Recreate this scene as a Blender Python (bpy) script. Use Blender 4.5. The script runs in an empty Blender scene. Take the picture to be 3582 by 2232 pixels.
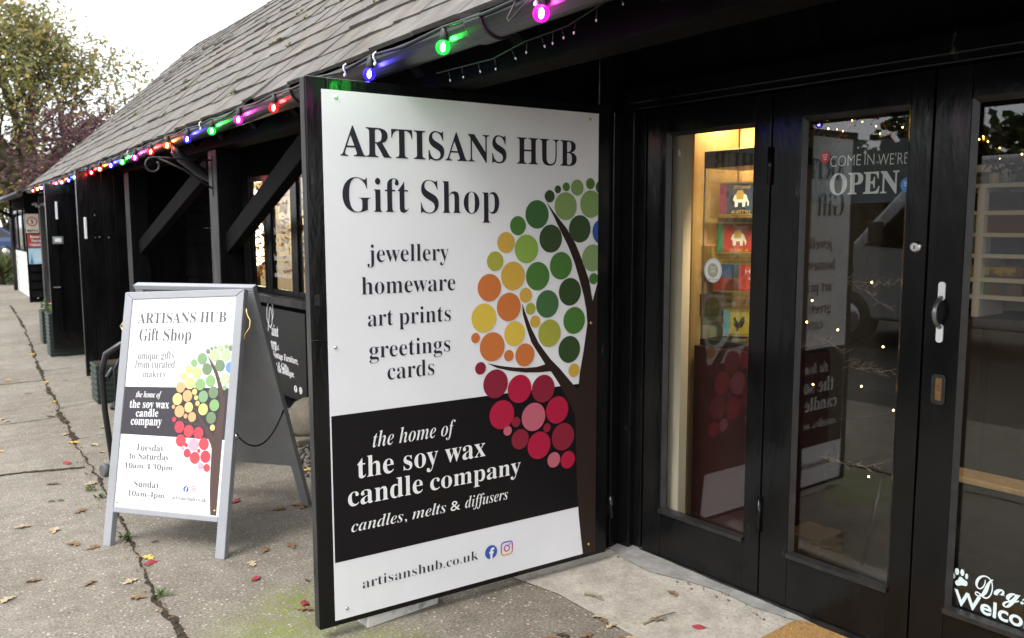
import bpy, bmesh, math, random
from mathutils import Vector, Matrix
random.seed(7)
S = bpy.context.scene
COL = S.collection
R = math.radians

# ------------------------------------------------------------------ camera, sky, sun, exposure
YAW, PITCH, ROLL, CH = R(34.8), R(6.347), R(-0.13), 1.5
cam = bpy.data.cameras.new('camera')
cam.sensor_width = 36.0
cam.lens = 2950.0 / 3582.0 * 36.0
cam.clip_start, cam.clip_end = 0.05, 3000
cam.dof.use_dof = True
cam.dof.focus_distance = 2.95
cam.dof.aperture_fstop = 5.0
camo = bpy.data.objects.new('camera', cam)
COL.objects.link(camo)
fw = Vector((math.sin(YAW)*math.cos(PITCH), math.cos(YAW)*math.cos(PITCH), -math.sin(PITCH)))
rt0 = Vector((math.cos(YAW), -math.sin(YAW), 0)); up0 = rt0.cross(fw)
rt = rt0*math.cos(ROLL) + up0*math.sin(ROLL); up = -rt0*math.sin(ROLL) + up0*math.cos(ROLL)
CAMP = Vector((0, 0, CH))
camo.matrix_world = Matrix(((rt.x, up.x, -fw.x, 0), (rt.y, up.y, -fw.y, 0), (rt.z, up.z, -fw.z, CH), (0, 0, 0, 1)))
S.camera = camo

SUN_EL, SUN_AZ = R(50), R(-100)            # azimuth measured clockwise from +Y (overcast: very soft)
world = bpy.data.worlds.new('World'); S.world = world; world.use_nodes = True
wn, wl = world.node_tree.nodes, world.node_tree.links
sky = wn.new('ShaderNodeTexSky'); sky.sky_type = 'NISHITA'; sky.sun_disc = False
sky.sun_elevation = SUN_EL; sky.sun_rotation = SUN_AZ
sky.dust_density = 4.0; sky.air_density = 1.0; sky.ozone_density = 1.0
hs = wn.new('ShaderNodeHueSaturation'); hs.inputs['Saturation'].default_value = 0.10; hs.inputs['Value'].default_value = 0.35
bg = wn['Background']; bg.inputs['Strength'].default_value = 0.15
cloud = wn.new('ShaderNodeMix'); cloud.data_type = 'RGBA'; cloud.blend_type = 'ADD'; cloud.inputs[0].default_value = 1.0   # an even cloud deck over the sky
cloud.inputs[7].default_value = (5.3, 5.45, 5.7, 1)
wl.new(sky.outputs[0], hs.inputs['Color']); wl.new(hs.outputs[0], cloud.inputs[6]); wl.new(cloud.outputs[2], bg.inputs['Color'])
sun = bpy.data.lights.new('sun', 'SUN'); sun.energy = 1.35; sun.angle = R(22); sun.color = (1, 0.97, 0.93)
suno = bpy.data.objects.new('sun', sun); COL.objects.link(suno)
sd = Vector((math.sin(SUN_AZ)*math.cos(SUN_EL), math.cos(SUN_AZ)*math.cos(SUN_EL), math.sin(SUN_EL)))
suno.rotation_euler = sd.to_track_quat('Z', 'Y').to_euler()
S.view_settings.view_transform = 'Standard'; S.view_settings.look = 'None'
S.view_settings.gamma = 1.0; S.view_settings.exposure = 1.06
S.render.engine = 'CYCLES'
S.cycles.max_bounces = 10; S.cycles.transparent_max_bounces = 24
S.cycles.use_denoising = True
S.cycles.sample_clamp_indirect = 6.0

# ------------------------------------------------------------------ helpers
KD = 3582.0/2427.0
def ray(x, y):
    return fw + rt*((x*KD-1791.0)/2950.0) - up*((y*KD-1116.0)/2950.0)
def atX(x, y, X):
    d = ray(x, y); return CAMP + d*(X/d.x)
def atY(x, y, Y):
    d = ray(x, y); return CAMP + d*(Y/d.y)
def atZ(x, y, Z=0.0):
    d = ray(x, y); return CAMP + d*((Z-CH)/d.z)
DA = R(-3.18); DD = Vector((math.sin(DA), math.cos(DA), 0)); DN = Vector((math.cos(DA), -math.sin(DA), 0)); DP = 2.78
ZV = Vector((0, 0, 1))
def D(s, o, z): return DN*(DP+o) + DD*s + ZV*z
def atD(x, y, off):
    d = ray(x, y); t = (DP+off-CAMP.dot(DN))/d.dot(DN); q = CAMP+d*t
    return q.dot(DD), q.z

class MB:
    def __init__(s): s.v = []; s.f = []; s.m = []; s.sm = []; s.c = []
    def face(s, pts, m=0, smooth=False, c=None):
        i = len(s.v); s.v += [Vector(p) for p in pts]; s.f.append(tuple(range(i, i+len(pts)))); s.m.append(m); s.sm.append(smooth); s.c.append(c)
        return s
    def hexa(s, q, m=0, c=None):           # 8 corners: bottom 0-3 ccw, top 4-7
        i = len(s.v); s.v += [Vector(p) for p in q]
        for f in ((3,2,1,0),(4,5,6,7),(0,1,5,4),(1,2,6,5),(2,3,7,6),(3,0,4,7)):
            s.f.append(tuple(i+k for k in f)); s.m.append(m); s.sm.append(False); s.c.append(c)
        return s
    def obox(s, o, a, b, c, m=0, col=None):  # origin corner and three edge vectors
        o, a, b, c = Vector(o), Vector(a), Vector(b), Vector(c)
        if a.cross(b).dot(c) < 0: a, b = b, a
        return s.hexa([o, o+a, o+a+b, o+b, o+c, o+a+c, o+a+b+c, o+b+c], m, col)
    def box(s, p, q, m=0, col=None):
        return s.obox(p, (q[0]-p[0],0,0), (0,q[1]-p[1],0), (0,0,q[2]-p[2]), m, col)
    def dbox(s, s0, s1, o0, o1, z0, z1, m=0):
        return s.obox(D(s0,o0,z0), DD*(s1-s0), DN*(o1-o0), ZV*(z1-z0), m)
    def bar(s, p, q, w, h, m=0, upv=ZV):     # beam from p to q, w sideways, h along up
        p, q = Vector(p), Vector(q); d = (q-p).normalized(); sd_ = d.cross(upv).normalized(); u = sd_.cross(d).normalized()
        return s.obox(p - sd_*w/2 - u*h/2, sd_*w, q-p, u*h, m)
    def tube(s, pts, r, n=8, m=0, caps=True):
        pts = [Vector(p) for p in pts]; rs = r if isinstance(r, (list, tuple)) else [r]*len(pts)
        base = len(s.v); ref = None
        for k, p in enumerate(pts):
            t = (pts[min(k+1, len(pts)-1)] - pts[max(k-1, 0)]).normalized()
            if ref is None: ref = t.orthogonal().normalized()
            ref = (ref - t*ref.dot(t))
            ref = ref.normalized() if ref.length > 1e-6 else t.orthogonal().normalized()
            b = t.cross(ref)
            for j in range(n):
                a = 2*math.pi*j/n; s.v.append(p + (ref*math.cos(a) + b*math.sin(a))*rs[k])
        for k in range(len(pts)-1):
            for j in range(n):
                a = base+k*n+j; b_ = base+k*n+(j+1) % n
                s.f.append((a, b_, b_+n, a+n)); s.m.append(m); s.sm.append(True); s.c.append(None)
        if caps:
            s.f.append(tuple(base+j for j in reversed(range(n)))); s.m.append(m); s.sm.append(False); s.c.append(None)
            e = base+(len(pts)-1)*n
            s.f.append(tuple(e+j for j in range(n))); s.m.append(m); s.sm.append(False); s.c.append(None)
        return s
    def lathe(s, prof, o=(0,0,0), ax=ZV, n=16, m=0):   # prof: (radius, height)
        o = Vector(o); ax = Vector(ax).normalized(); u = ax.orthogonal().normalized(); w = ax.cross(u); b = len(s.v)
        for (r, h) in prof:
            for j in range(n):
                a = 2*math.pi*j/n; s.v.append(o + ax*h + (u*math.cos(a)+w*math.sin(a))*r)
        for k in range(len(prof)-1):
            for j in range(n):
                a = b+k*n+j; c = b+k*n+(j+1) % n
                s.f.append((a, c, c+n, a+n)); s.m.append(m); s.sm.append(True); s.c.append(None)
        s.f.append(tuple(b+j for j in reversed(range(n)))); s.m.append(m); s.sm.append(False); s.c.append(None)
        e = b+(len(prof)-1)*n
        s.f.append(tuple(e+j for j in range(n))); s.m.append(m); s.sm.append(False); s.c.append(None)
        return s
    def extrude(s, poly, d, m=0):            # polygon (3-D points) swept by d
        poly = [Vector(p) for p in poly]; d = Vector(d); n = len(poly); b = len(s.v)
        s.v += poly + [p+d for p in poly]
        s.f.append(tuple(b+j for j in reversed(range(n)))); s.f.append(tuple(b+n+j for j in range(n)))
        for j in range(n): s.f.append((b+j, b+(j+1) % n, b+n+(j+1) % n, b+n+j))
        s.m += [m]*(n+2); s.sm += [False]*(n+2); s.c += [None]*(n+2)
        return s
    def add(s, o):
        b = len(s.v); s.v += o.v; s.f += [tuple(b+k for k in f) for f in o.f]; s.m += o.m; s.sm += o.sm; s.c += o.c
        return s
    def mesh(s, name, mats, off=Vector((0,0,0)), fix=True):
        me = bpy.data.meshes.new(name)
        me.from_pydata([tuple(v-off) for v in s.v], [], s.f)
        for mt in mats: me.materials.append(mt)
        for p, mi, sm in zip(me.polygons, s.m, s.sm): p.material_index = mi; p.use_smooth = sm
        if any(c is not None for c in s.c):
            at = me.color_attributes.new('tint', 'FLOAT_COLOR', 'CORNER')
            for p, c in zip(me.polygons, s.c):
                c = c if c is not None else (1, 1, 1)
                for li in p.loop_indices: at.data[li].color = (c[0], c[1], c[2], 1)
        if fix:
            bm = bmesh.new(); bm.from_mesh(me); bmesh.ops.recalc_face_normals(bm, faces=bm.faces); bm.to_mesh(me); bm.free()
        me.update()
        return me

def tag(o, label=None, cat=None, group=None, kind=None):
    if label: o['label'] = label
    if cat: o['category'] = cat
    if group: o['group'] = group
    if kind: o['kind'] = kind
    return o
def thing(name, label, cat, loc=(0,0,0), group=None):
    o = bpy.data.objects.new(name, None); COL.objects.link(o); o.location = loc; o.empty_display_size = 0.1
    return tag(o, label, cat, group)
def root_loc(p):
    v = Vector((0,0,0))
    while p is not None: v = v + Vector(p.location); p = p.parent
    return v
def obj(name, mb, mats, parent=None, bevel=0.0, fix=True, label=None, seg=2):
    if not isinstance(mats, (list, tuple)): mats = [mats]
    off = root_loc(parent)
    me = mb.mesh(name, mats, off, fix) if isinstance(mb, MB) else mb
    o = bpy.data.objects.new(name, me); COL.objects.link(o)
    if parent is not None: o.parent = parent
    if bevel:
        b = o.modifiers.new('bevel', 'BEVEL'); b.width = bevel; b.segments = seg; b.limit_method = 'ANGLE'; b.angle_limit = R(40)
    if label: o['label'] = label
    return o
def solo(name, mb, mats, label, cat, group=None, bevel=0.0):   # a thing that is one mesh, origin at its base
    c = sum(mb.v, Vector())/len(mb.v); c.z = min(v.z for v in mb.v)
    me = mb.mesh(name, mats if isinstance(mats, (list, tuple)) else [mats], c)
    o = bpy.data.objects.new(name, me); COL.objects.link(o); o.location = c
    if bevel:
        b = o.modifiers.new('bevel', 'BEVEL'); b.width = bevel; b.segments = 2; b.limit_method = 'ANGLE'
    return tag(o, label, cat, group)
def struct(name, mb, mats, kind='structure'):
    o = obj(name, mb, mats); o['kind'] = kind; return o
def dup(root, loc, label=None, group=None):
    r = root.copy(); COL.objects.link(r); r.location = loc
    if label: r['label'] = label
    if group: r['group'] = group
    for ch in list(root.children):
        c = ch.copy(); COL.objects.link(c); c.parent = r
        for g in ch.children:
            d = g.copy(); COL.objects.link(d); d.parent = c
    return r

# ------------------------------------------------------------------ materials
def mat(name, col=(0.5,0.5,0.5), rough=0.5, metal=0.0, spec=0.5, var=0.0, vscale=8.0, bump=0.0, bscale=40.0, coat=0.0, stretch=None, col2=None, tint=False, rvar=0.0, chips=0.0):
    m = bpy.data.materials.new(name); m.use_nodes = True; nt = m.node_tree; N, L = nt.nodes, nt.links
    b = N['Principled BSDF']; b.inputs['Roughness'].default_value = rough; b.inputs['Metallic'].default_value = metal
    b.inputs['Specular IOR Level'].default_value = spec; b.inputs['Coat Weight'].default_value = coat
    b.inputs['Base Color'].default_value = (*col, 1)
    tc = None
    def coord(sc):
        nonlocal tc
        if tc is None: tc = N.new('ShaderNodeTexCoord')
        mp = N.new('ShaderNodeMapping'); L.new(tc.outputs['Object'], mp.inputs['Vector'])
        st = stretch or (1,1,1); mp.inputs['Scale'].default_value = (sc*st[0], sc*st[1], sc*st[2]); return mp.outputs[0]
    out = None
    if var or col2:
        n = N.new('ShaderNodeTexNoise'); n.inputs['Scale'].default_value = 1.0; n.inputs['Detail'].default_value = 5; n.inputs['Roughness'].default_value = 0.65
        L.new(coord(vscale), n.inputs['Vector'])
        rp = N.new('ShaderNodeValToRGB'); rp.color_ramp.elements[0].position = 0.32; rp.color_ramp.elements[1].position = 0.68
        if col2 is None:
            rp.color_ramp.elements[0].color = (*[c*(1-var) for c in col], 1); rp.color_ramp.elements[1].color = (*[min(1, c*(1+var)) for c in col], 1)
        else:
            rp.color_ramp.elements[0].color = (*col, 1); rp.color_ramp.elements[1].color = (*col2, 1)
        L.new(n.outputs['Fac'], rp.inputs['Fac']); out = rp.outputs['Color']
        if rvar:
            mr = N.new('ShaderNodeMapRange'); mr.inputs['To Min'].default_value = max(0.02, rough-rvar); mr.inputs['To Max'].default_value = rough+rvar
            L.new(n.outputs['Fac'], mr.inputs['Value']); L.new(mr.outputs[0], b.inputs['Roughness'])
    if chips:
        n3 = N.new('ShaderNodeTexNoise'); n3.inputs['Scale'].default_value = 1.0; n3.inputs['Detail'].default_value = 6; n3.inputs['Roughness'].default_value = 0.75
        L.new(coord(chips), n3.inputs['Vector']); r3 = N.new('ShaderNodeValToRGB'); r3.color_ramp.elements[0].position = 0.665; r3.color_ramp.elements[1].position = 0.72
        L.new(n3.outputs['Fac'], r3.inputs['Fac']); x3 = N.new('ShaderNodeMix'); x3.data_type = 'RGBA'; L.new(r3.outputs['Color'], x3.inputs[0]); L.new(out, x3.inputs[6]); x3.inputs[7].default_value = (0.055,0.052,0.048,1); out = x3.outputs[2]
    if tint:
        a = N.new('ShaderNodeVertexColor'); a.layer_name = 'tint'
        mx = N.new('ShaderNodeMix'); mx.data_type = 'RGBA'; mx.blend_type = 'MULTIPLY'; mx.inputs['Factor'].default_value = 1
        if out: L.new(out, mx.inputs[6])
        else: mx.inputs[6].default_value = (*col, 1)
        L.new(a.outputs['Color'], mx.inputs[7]); out = mx.outputs[2]
    if out: L.new(out, b.inputs['Base Color'])
    if bump:
        n2 = N.new('ShaderNodeTexNoise'); n2.inputs['Scale'].default_value = 1.0; n2.inputs['Detail'].default_value = 4
        L.new(coord(bscale), n2.inputs['Vector'])
        bp = N.new('ShaderNodeBump'); bp.inputs['Strength'].default_value = bump; bp.inputs['Distance'].default_value = 0.01
        L.new(n2.outputs['Fac'], bp.inputs['Height']); L.new(bp.outputs[0], b.inputs['Normal'])
    return m

def emis(name, col, strength, base=(0,0,0)):
    m = mat(name, base, 0.3); b = m.node_tree.nodes['Principled BSDF']
    b.inputs['Emission Color'].default_value = (*col, 1); b.inputs['Emission Strength'].default_value = strength
    return m

def leafmat(name, c1, c2, trans=0.35):
    m = mat(name, c1, 0.6, spec=0.25, col2=c2, vscale=3.0, tint=True)
    nt = m.node_tree; N, L = nt.nodes, nt.links; b = N['Principled BSDF']; o = N['Material Output']
    t = N.new('ShaderNodeBsdfTranslucent'); mx = N.new('ShaderNodeMixShader'); mx.inputs[0].default_value = trans
    src = b.inputs['Base Color'].links[0].from_socket
    L.new(src, t.inputs['Color']); L.new(b.outputs[0], mx.inputs[1]); L.new(t.outputs[0], mx.inputs[2]); L.new(mx.outputs[0], o.inputs['Surface'])
    return m

def glassmat(name, tint=(1,1,1), dirt=0.0):
    m = bpy.data.materials.new(name); m.use_nodes = True; N, L = m.node_tree.nodes, m.node_tree.links
    N.remove(N['Principled BSDF'])
    g = N.new('ShaderNodeNewGeometry'); mr = N.new('ShaderNodeMapRange')
    mr.inputs['To Min'].default_value = 1.62; mr.inputs['To Max'].default_value = 1/1.62
    L.new(g.outputs['Backfacing'], mr.inputs['Value'])
    fr = N.new('ShaderNodeFresnel'); L.new(mr.outputs[0], fr.inputs['IOR'])
    tr = N.new('ShaderNodeBsdfTransparent'); tr.inputs['Color'].default_value = (*tint, 1)
    gl = N.new('ShaderNodeBsdfGlossy'); gl.inputs['Roughness'].default_value = 0.0
    mx = N.new('ShaderNodeMixShader'); L.new(fr.outputs[0], mx.inputs[0]); L.new(tr.outputs[0], mx.inputs[1]); L.new(gl.outputs[0], mx.inputs[2])
    L.new(mx.outputs[0], N['Material Output'].inputs['Surface'])
    return m

M = {}
M['black'] = mat('black_paint', (0.0045,0.0046,0.0050), 0.19, spec=0.30, var=0.35, vscale=9, bump=0.22, bscale=22, stretch=(1,1,0.3), rvar=0.08, chips=9.0)
M['blackrough'] = mat('black_stain', (0.0038,0.0038,0.0042), 0.75, spec=0.06, var=0.4, vscale=9, bump=0.3, bscale=50, stretch=(1,1,0.15))
M['blackedge'] = mat('worn_black_edge', (0.018,0.018,0.019), 0.6, spec=0.2, col2=(0.06,0.058,0.056), vscale=14, stretch=(1,1,0.2), bump=0.2, bscale=60)
M['bead'] = mat('dusty_black_paint', (0.006,0.006,0.006), 0.35, col2=(0.026,0.025,0.024), vscale=14, bump=0.1)
M['gutter'] = mat('black_plastic', (0.018,0.018,0.02), 0.3, var=0.2, vscale=6)
M['white'] = mat('white_board', (0.74,0.74,0.76), 0.36, var=0.035, vscale=2.2, bump=0.10, bscale=2.5, rvar=0.08)
M['ink'] = mat('printed_navy_black', (0.012,0.012,0.020), 0.4)
M['band'] = mat('printed_black', (0.0055,0.0050,0.0060), 0.42, spec=0.22)
M['wink'] = mat('printed_white', (0.78,0.78,0.79), 0.4)
M['grey'] = mat('grey_paint', (0.30,0.31,0.33), 0.42, var=0.06, vscale=6, bump=0.05, bscale=60)
M['greydark'] = mat('grey_painted_ply', (0.25,0.255,0.265), 0.5, var=0.08, vscale=10, bump=0.08, bscale=90)
M['brass'] = mat('brass', (0.75,0.56,0.22), 0.28, 1.0)
M['steel'] = mat('steel', (0.62,0.62,0.62), 0.3, 1.0)
M['pvcwhite'] = mat('white_plastic', (0.75,0.76,0.76), 0.4)
M['pvcblack'] = mat('black_rubber', (0.015,0.015,0.016), 0.5)
M['glass'] = glassmat('window_glass', (0.97,0.98,0.97))
M['clear'] = glassmat('clear_acrylic', (0.93,0.95,0.94))
M['soil'] = mat('dark_soil', (0.022,0.018,0.013), 0.95, spec=0.05, col2=(0.075,0.062,0.045), vscale=40, bump=0.8, bscale=90)
M['cord'] = mat('red_cord', (0.45,0.02,0.03), 0.7)
M['chalk'] = mat('slate_board', (0.035,0.045,0.055), 0.6, var=0.1)
M['ply'] = mat('plywood', (0.50,0.33,0.15), 0.55, var=0.18, vscale=4, stretch=(5,5,0.6))
M['pine'] = mat('pine', (0.60,0.40,0.18), 0.5, var=0.15, vscale=5, stretch=(5,5,0.5))
M['cream'] = mat('cream_wall', (0.62,0.56,0.46), 0.8, var=0.06)
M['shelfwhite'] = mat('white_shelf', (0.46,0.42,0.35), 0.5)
M['mdark'] = mat('dark_case', (0.018,0.015,0.014), 0.35)
M['plinth_reflect'] = mat('plinth_red_reflection', (0.035,0.010,0.010), 0.3)  # black plinth, with the sign's red reflection put into its colour
M['stone'] = mat('grey_stone', (0.15,0.13,0.10), 0.9, var=0.25, vscale=9, bump=0.5, bscale=40)
M['concblock'] = mat('white_block', (0.55,0.55,0.52), 0.85, col2=(0.16,0.17,0.12), vscale=16, bump=0.3, bscale=60)
# ramp of the block: mostly white
M['concblock'].node_tree.nodes['Color Ramp'].color_ramp.elements[0].position = 0.55
M['concblock'].node_tree.nodes['Color Ramp'].color_ramp.elements[1].position = 0.72
for k, c in dict(D=(0.030,0.062,0.018), G=(0.062,0.17,0.030), L=(0.20,0.31,0.10), N=(0.085,0.18,0.022), F=(0.042,0.12,0.032), B=(0.022,0.085,0.32), O=(0.55,0.34,0.05),
                 Y=(0.235,0.37,0.062), V=(0.34,0.34,0.045), S=(0.22,0.32,0.13), R=(0.52,0.15,0.035), T=(0.050,0.135,0.045), W=(0.62,0.44,0.055), C=(0.22,0.010,0.030), X=(0.38,0.006,0.040), P=(0.46,0.105,0.15)).items():
    M['dot'+k] = mat('print_dot_'+k.lower(), c, 0.4)
M['trunk'] = mat('printed_brown', (0.024,0.014,0.011), 0.42, spec=0.25)
DOTM = {k: i for i, k in enumerate('DGLNFBOYVSRTWCXP')}
DOTMATS = [M['dot'+k] for k in 'DGLNFBOYVSRTWCXP'] + [M['trunk']]

# ------------------------------------------------------------------ lettering
def bold(s): return ''.join(chr(0x1D400+ord(c)-65) if 'A' <= c <= 'Z' else chr(0x1D41A+ord(c)-97) if 'a' <= c <= 'z' else chr(0x1D7CE+ord(c)-48) if c.isdigit() else c for c in s)
def ital(s): return ''.join('\u210e' if c == 'h' else chr(0x1D434+ord(c)-65) if 'A' <= c <= 'Z' else chr(0x1D44E+ord(c)-97) if 'a' <= c <= 'z' else c for c in s)
def bital(s): return ''.join(chr(0x1D468+ord(c)-65) if 'A' <= c <= 'Z' else chr(0x1D482+ord(c)-97) if 'a' <= c <= 'z' else c for c in s)
def script(s): return ''.join(chr(0x1D4D0+ord(c)-65) if 'A' <= c <= 'Z' else chr(0x1D4EA+ord(c)-97) if 'a' <= c <= 'z' else c for c in s)
TEXC = {}
def glyphs(body, style='bold', thin=0.0, res=5, space=1.0):
    key = (body, style, thin, space)
    if key in TEXC: return TEXC[key]
    c = bpy.data.curves.new('t', 'FONT'); fn = dict(bold=bold, ital=ital, bital=bital, script=script, sans=lambda s: s)[style]
    c.body = fn(body); c.offset = thin; c.resolution_u = res; c.space_character = space
    o = bpy.data.objects.new('t', c)
    me = bpy.data.meshes.new_from_object(o)
    V = [(v.co.x, v.co.y) for v in me.vertices]; F = [tuple(p.vertices) for p in me.polygons]
    bpy.data.objects.remove(o); bpy.data.curves.remove(c); bpy.data.meshes.remove(me)
    TEXC[key] = (V, F); return V, F
def letter(mb, body, box, P, off, style='bold', thin=0.0, m=0, space=1.0, warp=None):
    """box = (u0, u1, baseline, top of tallest letter); P(u, v, off) -> world"""
    V, F = glyphs(body, style, thin, space=space)
    x0 = min(v[0] for v in V); x1 = max(v[0] for v in V); y1 = max(v[1] for v in V)
    u0, u1, b, t = box; b2 = b
    if isinstance(b, tuple): b, b2 = b
    i = len(mb.v)
    for (x, y) in V:
        k = (x-x0)/(x1-x0)
        mb.v.append(P(u0+k*(u1-u0), b+(b2-b)*k+y/y1*(t-b), off))
    mb.f += [tuple(i+k for k in f) for f in F]; n = len(F); mb.m += [m]*n; mb.sm += [False]*n; mb.c += [None]*n
    return mb
def ribbon(mb, pts, w, P, off, m=0, closed=False):
    """flat stroke of width w (or list of widths) along 2-D points"""
    n = len(pts); ws = w if isinstance(w, (list, tuple)) else [w]*n
    L_, R_ = [], []
    for k in range(n):
        a = pts[(k-1) % n] if (closed or k > 0) else pts[k]; b = pts[(k+1) % n] if (closed or k < n-1) else pts[k]
        dx, dy = b[0]-a[0], b[1]-a[1]; l = math.hypot(dx, dy) or 1; nx, ny = -dy/l, dx/l
        L_.append((pts[k][0]+nx*ws[k]/2, pts[k][1]+ny*ws[k]/2)); R_.append((pts[k][0]-nx*ws[k]/2, pts[k][1]-ny*ws[k]/2))
    for k in range(n if closed else n-1):
        j = (k+1) % n
        mb.face([P(*L_[k], off), P(*R_[k], off), P(*R_[j], off), P(*L_[j], off)], m)
    return mb
def disc(mb, u, v, r, P, off, m=0, n=40, ry=None, clip=None):
    ry = ry or r
    pts = [(u+r*math.cos(2*math.pi*k/n), v+ry*math.sin(2*math.pi*k/n)) for k in range(n)]
    if clip: pts = [(min(a, clip), b) for a, b in pts]
    return mb.face([P(a, b, off) for a, b in pts], m)
def rrect(u0, u1, v0, v1, r, n=6):
    o = []
    for cx, cy, a0 in ((u1-r, v1-r, 0), (u0+r, v1-r, 90), (u0+r, v0+r, 180), (u1-r, v0+r, 270)):
        for k in range(n+1):
            a = R(a0+90*k/n); o.append((cx+r*math.cos(a), cy+r*math.sin(a)))
    return o

def icon_gradient():
    m = mat('printed_gradient_icon', (0.4,0.02,0.25), 0.4); N, L = m.node_tree.nodes, m.node_tree.links
    tc = N.new('ShaderNodeTexCoord'); sp = N.new('ShaderNodeSeparateXYZ'); L.new(tc.outputs['Generated'], sp.inputs[0])
    rp = N.new('ShaderNodeValToRGB'); e = rp.color_ramp.elements
    e[0].color = (0.75,0.40,0.05,1); e[1].color = (0.10,0.05,0.45,1); x = e.new(0.35); x.color = (0.6,0.03,0.10,1); x = e.new(0.7); x.color = (0.35,0.02,0.40,1)
    L.new(sp.outputs['Z'], rp.inputs[0]); L.new(rp.outputs[0], m.node_tree.nodes['Principled BSDF'].inputs['Base Color'])
    return m
M['igicon'] = icon_gradient()
M['fbblue'] = mat('printed_blue', (0.035,0.085,0.40), 0.4)
def fb_icon(P, off, u, v, r, parent, disc_m, f_m):
    mb = MB(); disc(mb, u, v, r, P, off, 0, 36)
    letter(mb, 'f', (u-r*0.30, u+r*0.52, v-r*0.97, v+r*0.62), P, off+0.0006, 'sans', 0.035, 1)
    return obj('social_icon', mb, [disc_m, f_m], parent, fix=False)
def ig_icon(P, off, u, v, r, parent, m_):
    mb = MB(); ribbon(mb, rrect(u-r, u+r, v-r, v+r, r*0.5), r*0.2, P, off, 0, True)
    ribbon(mb, [(u+r*0.46*math.cos(2*math.pi*k/24), v+r*0.46*math.sin(2*math.pi*k/24)) for k in range(24)], r*0.2, P, off, 0, True)
    disc(mb, u+r*0.55, v+r*0.55, r*0.13, P, off, 0, 12)
    return obj('social_icon', mb, m_, parent, fix=False)

DOTS = '0.956,1.616,0.025,D 0.997,1.645,0.016,D 1.04,1.656,0.018,G 1.097,1.654,0.033,L 1.166,1.672,0.023,N 1.223,1.658,0.028,D 1.038,1.577,0.057,L 1.17,1.587,0.057,L 0.894,1.543,0.057,F 0.801,1.498,0.038,G 0.962,1.445,0.057,D 1.112,1.484,0.057,D 1.233,1.472,0.054,B 0.744,1.432,0.041,O 0.842,1.405,0.057,Y 0.693,1.36,0.038,V 0.777,1.299,0.057,O 0.897,1.294,0.058,G 1.015,1.333,0.057,G 1.182,1.361,0.057,S 1.188,1.273,0.024,G 0.666,1.257,0.054,R 0.757,1.176,0.057,R 0.838,1.219,0.03,O 0.862,1.163,0.024,V 0.885,1.109,0.025,O 0.946,1.178,0.057,T 1.062,1.223,0.058,D 0.64,1.139,0.057,W 0.784,1.067,0.05,W 0.957,1.056,0.057,V 1.085,1.101,0.057,G 0.601,1.063,0.02,R 0.678,1.022,0.058,R 0.756,0.98,0.023,R 0.834,0.976,0.047,R 1.06,0.98,0.057,D 1.085,0.888,0.029,O 0.623,0.941,0.025,C 0.693,0.872,0.058,C 0.808,0.839,0.058,X 0.926,0.827,0.058,C 0.722,0.743,0.059,X 0.877,0.714,0.059,P 0.998,0.728,0.058,X 0.79,0.704,0.021,C 0.749,0.673,0.02,P 0.945,0.659,0.019,C 0.81,0.629,0.042,C 0.905,0.59,0.058,X 1.029,0.609,0.059,C 0.981,0.516,0.033,P 1.055,0.505,0.038,X'
TREE = '0.938,1.596 0.984,1.547 1.043,1.487 1.091,1.421 1.133,1.339 1.164,1.266 1.184,1.178 1.209,1.255 1.209,0.067 1.141,0.067 1.129,0.150 1.116,0.255 1.107,0.358 1.101,0.493 1.097,0.624 1.093,0.689 1.078,0.726 1.047,0.773 1.017,0.825 0.987,0.867 0.965,0.896 0.906,0.897 0.838,0.903 0.761,0.918 0.701,0.935 0.653,0.958 0.712,0.943 0.772,0.931 0.838,0.922 0.895,0.921 0.936,0.928 0.900,0.978 0.866,1.025 0.844,1.082 0.824,1.142 0.821,1.188 0.838,1.145 0.866,1.083 0.903,1.019 0.929,0.987 0.964,0.946 1.011,0.903 1.077,0.833 1.109,0.798 1.116,0.869 1.137,0.969 1.156,1.083 1.150,1.141 1.135,1.205 1.113,1.268 1.085,1.345 1.052,1.412 1.008,1.483 0.967,1.552'
OVEREXPOSED = []  # A-board print colours, lightened to stand for its overexposure in open light
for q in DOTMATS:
    c = q.node_tree.nodes['Principled BSDF'].inputs['Base Color'].default_value; OVEREXPOSED.append(mat('faded_'+q.name, (min(.72, c[0]**0.5*0.92), min(.72, c[1]**0.5*0.92), min(.72, c[2]**0.5*0.92)) if q.name != 'printed_brown' else (0.085,0.052,0.045), 0.4))
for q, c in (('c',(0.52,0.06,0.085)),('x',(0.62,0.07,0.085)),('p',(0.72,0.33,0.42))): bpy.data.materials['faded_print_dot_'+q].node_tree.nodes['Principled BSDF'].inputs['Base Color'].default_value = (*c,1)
def printed_tree(P, off, f, clip, parent, ex=1, ey=1, mats=None):
    mb = MB()
    mb.face([P(*f(*[float(q) for q in w.split(',')]), off) for w in TREE.split()], 16)
    for w in DOTS.split():
        u, v, r, c = w.split(','); uu, vv = f(float(u), float(v))
        disc(mb, uu, vv, float(r)*ex, P, off+0.0006, DOTM[c], 44, float(r)*ey, clip)
    return obj('printed_tree', mb, mats or DOTMATS, parent, fix=False)

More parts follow.
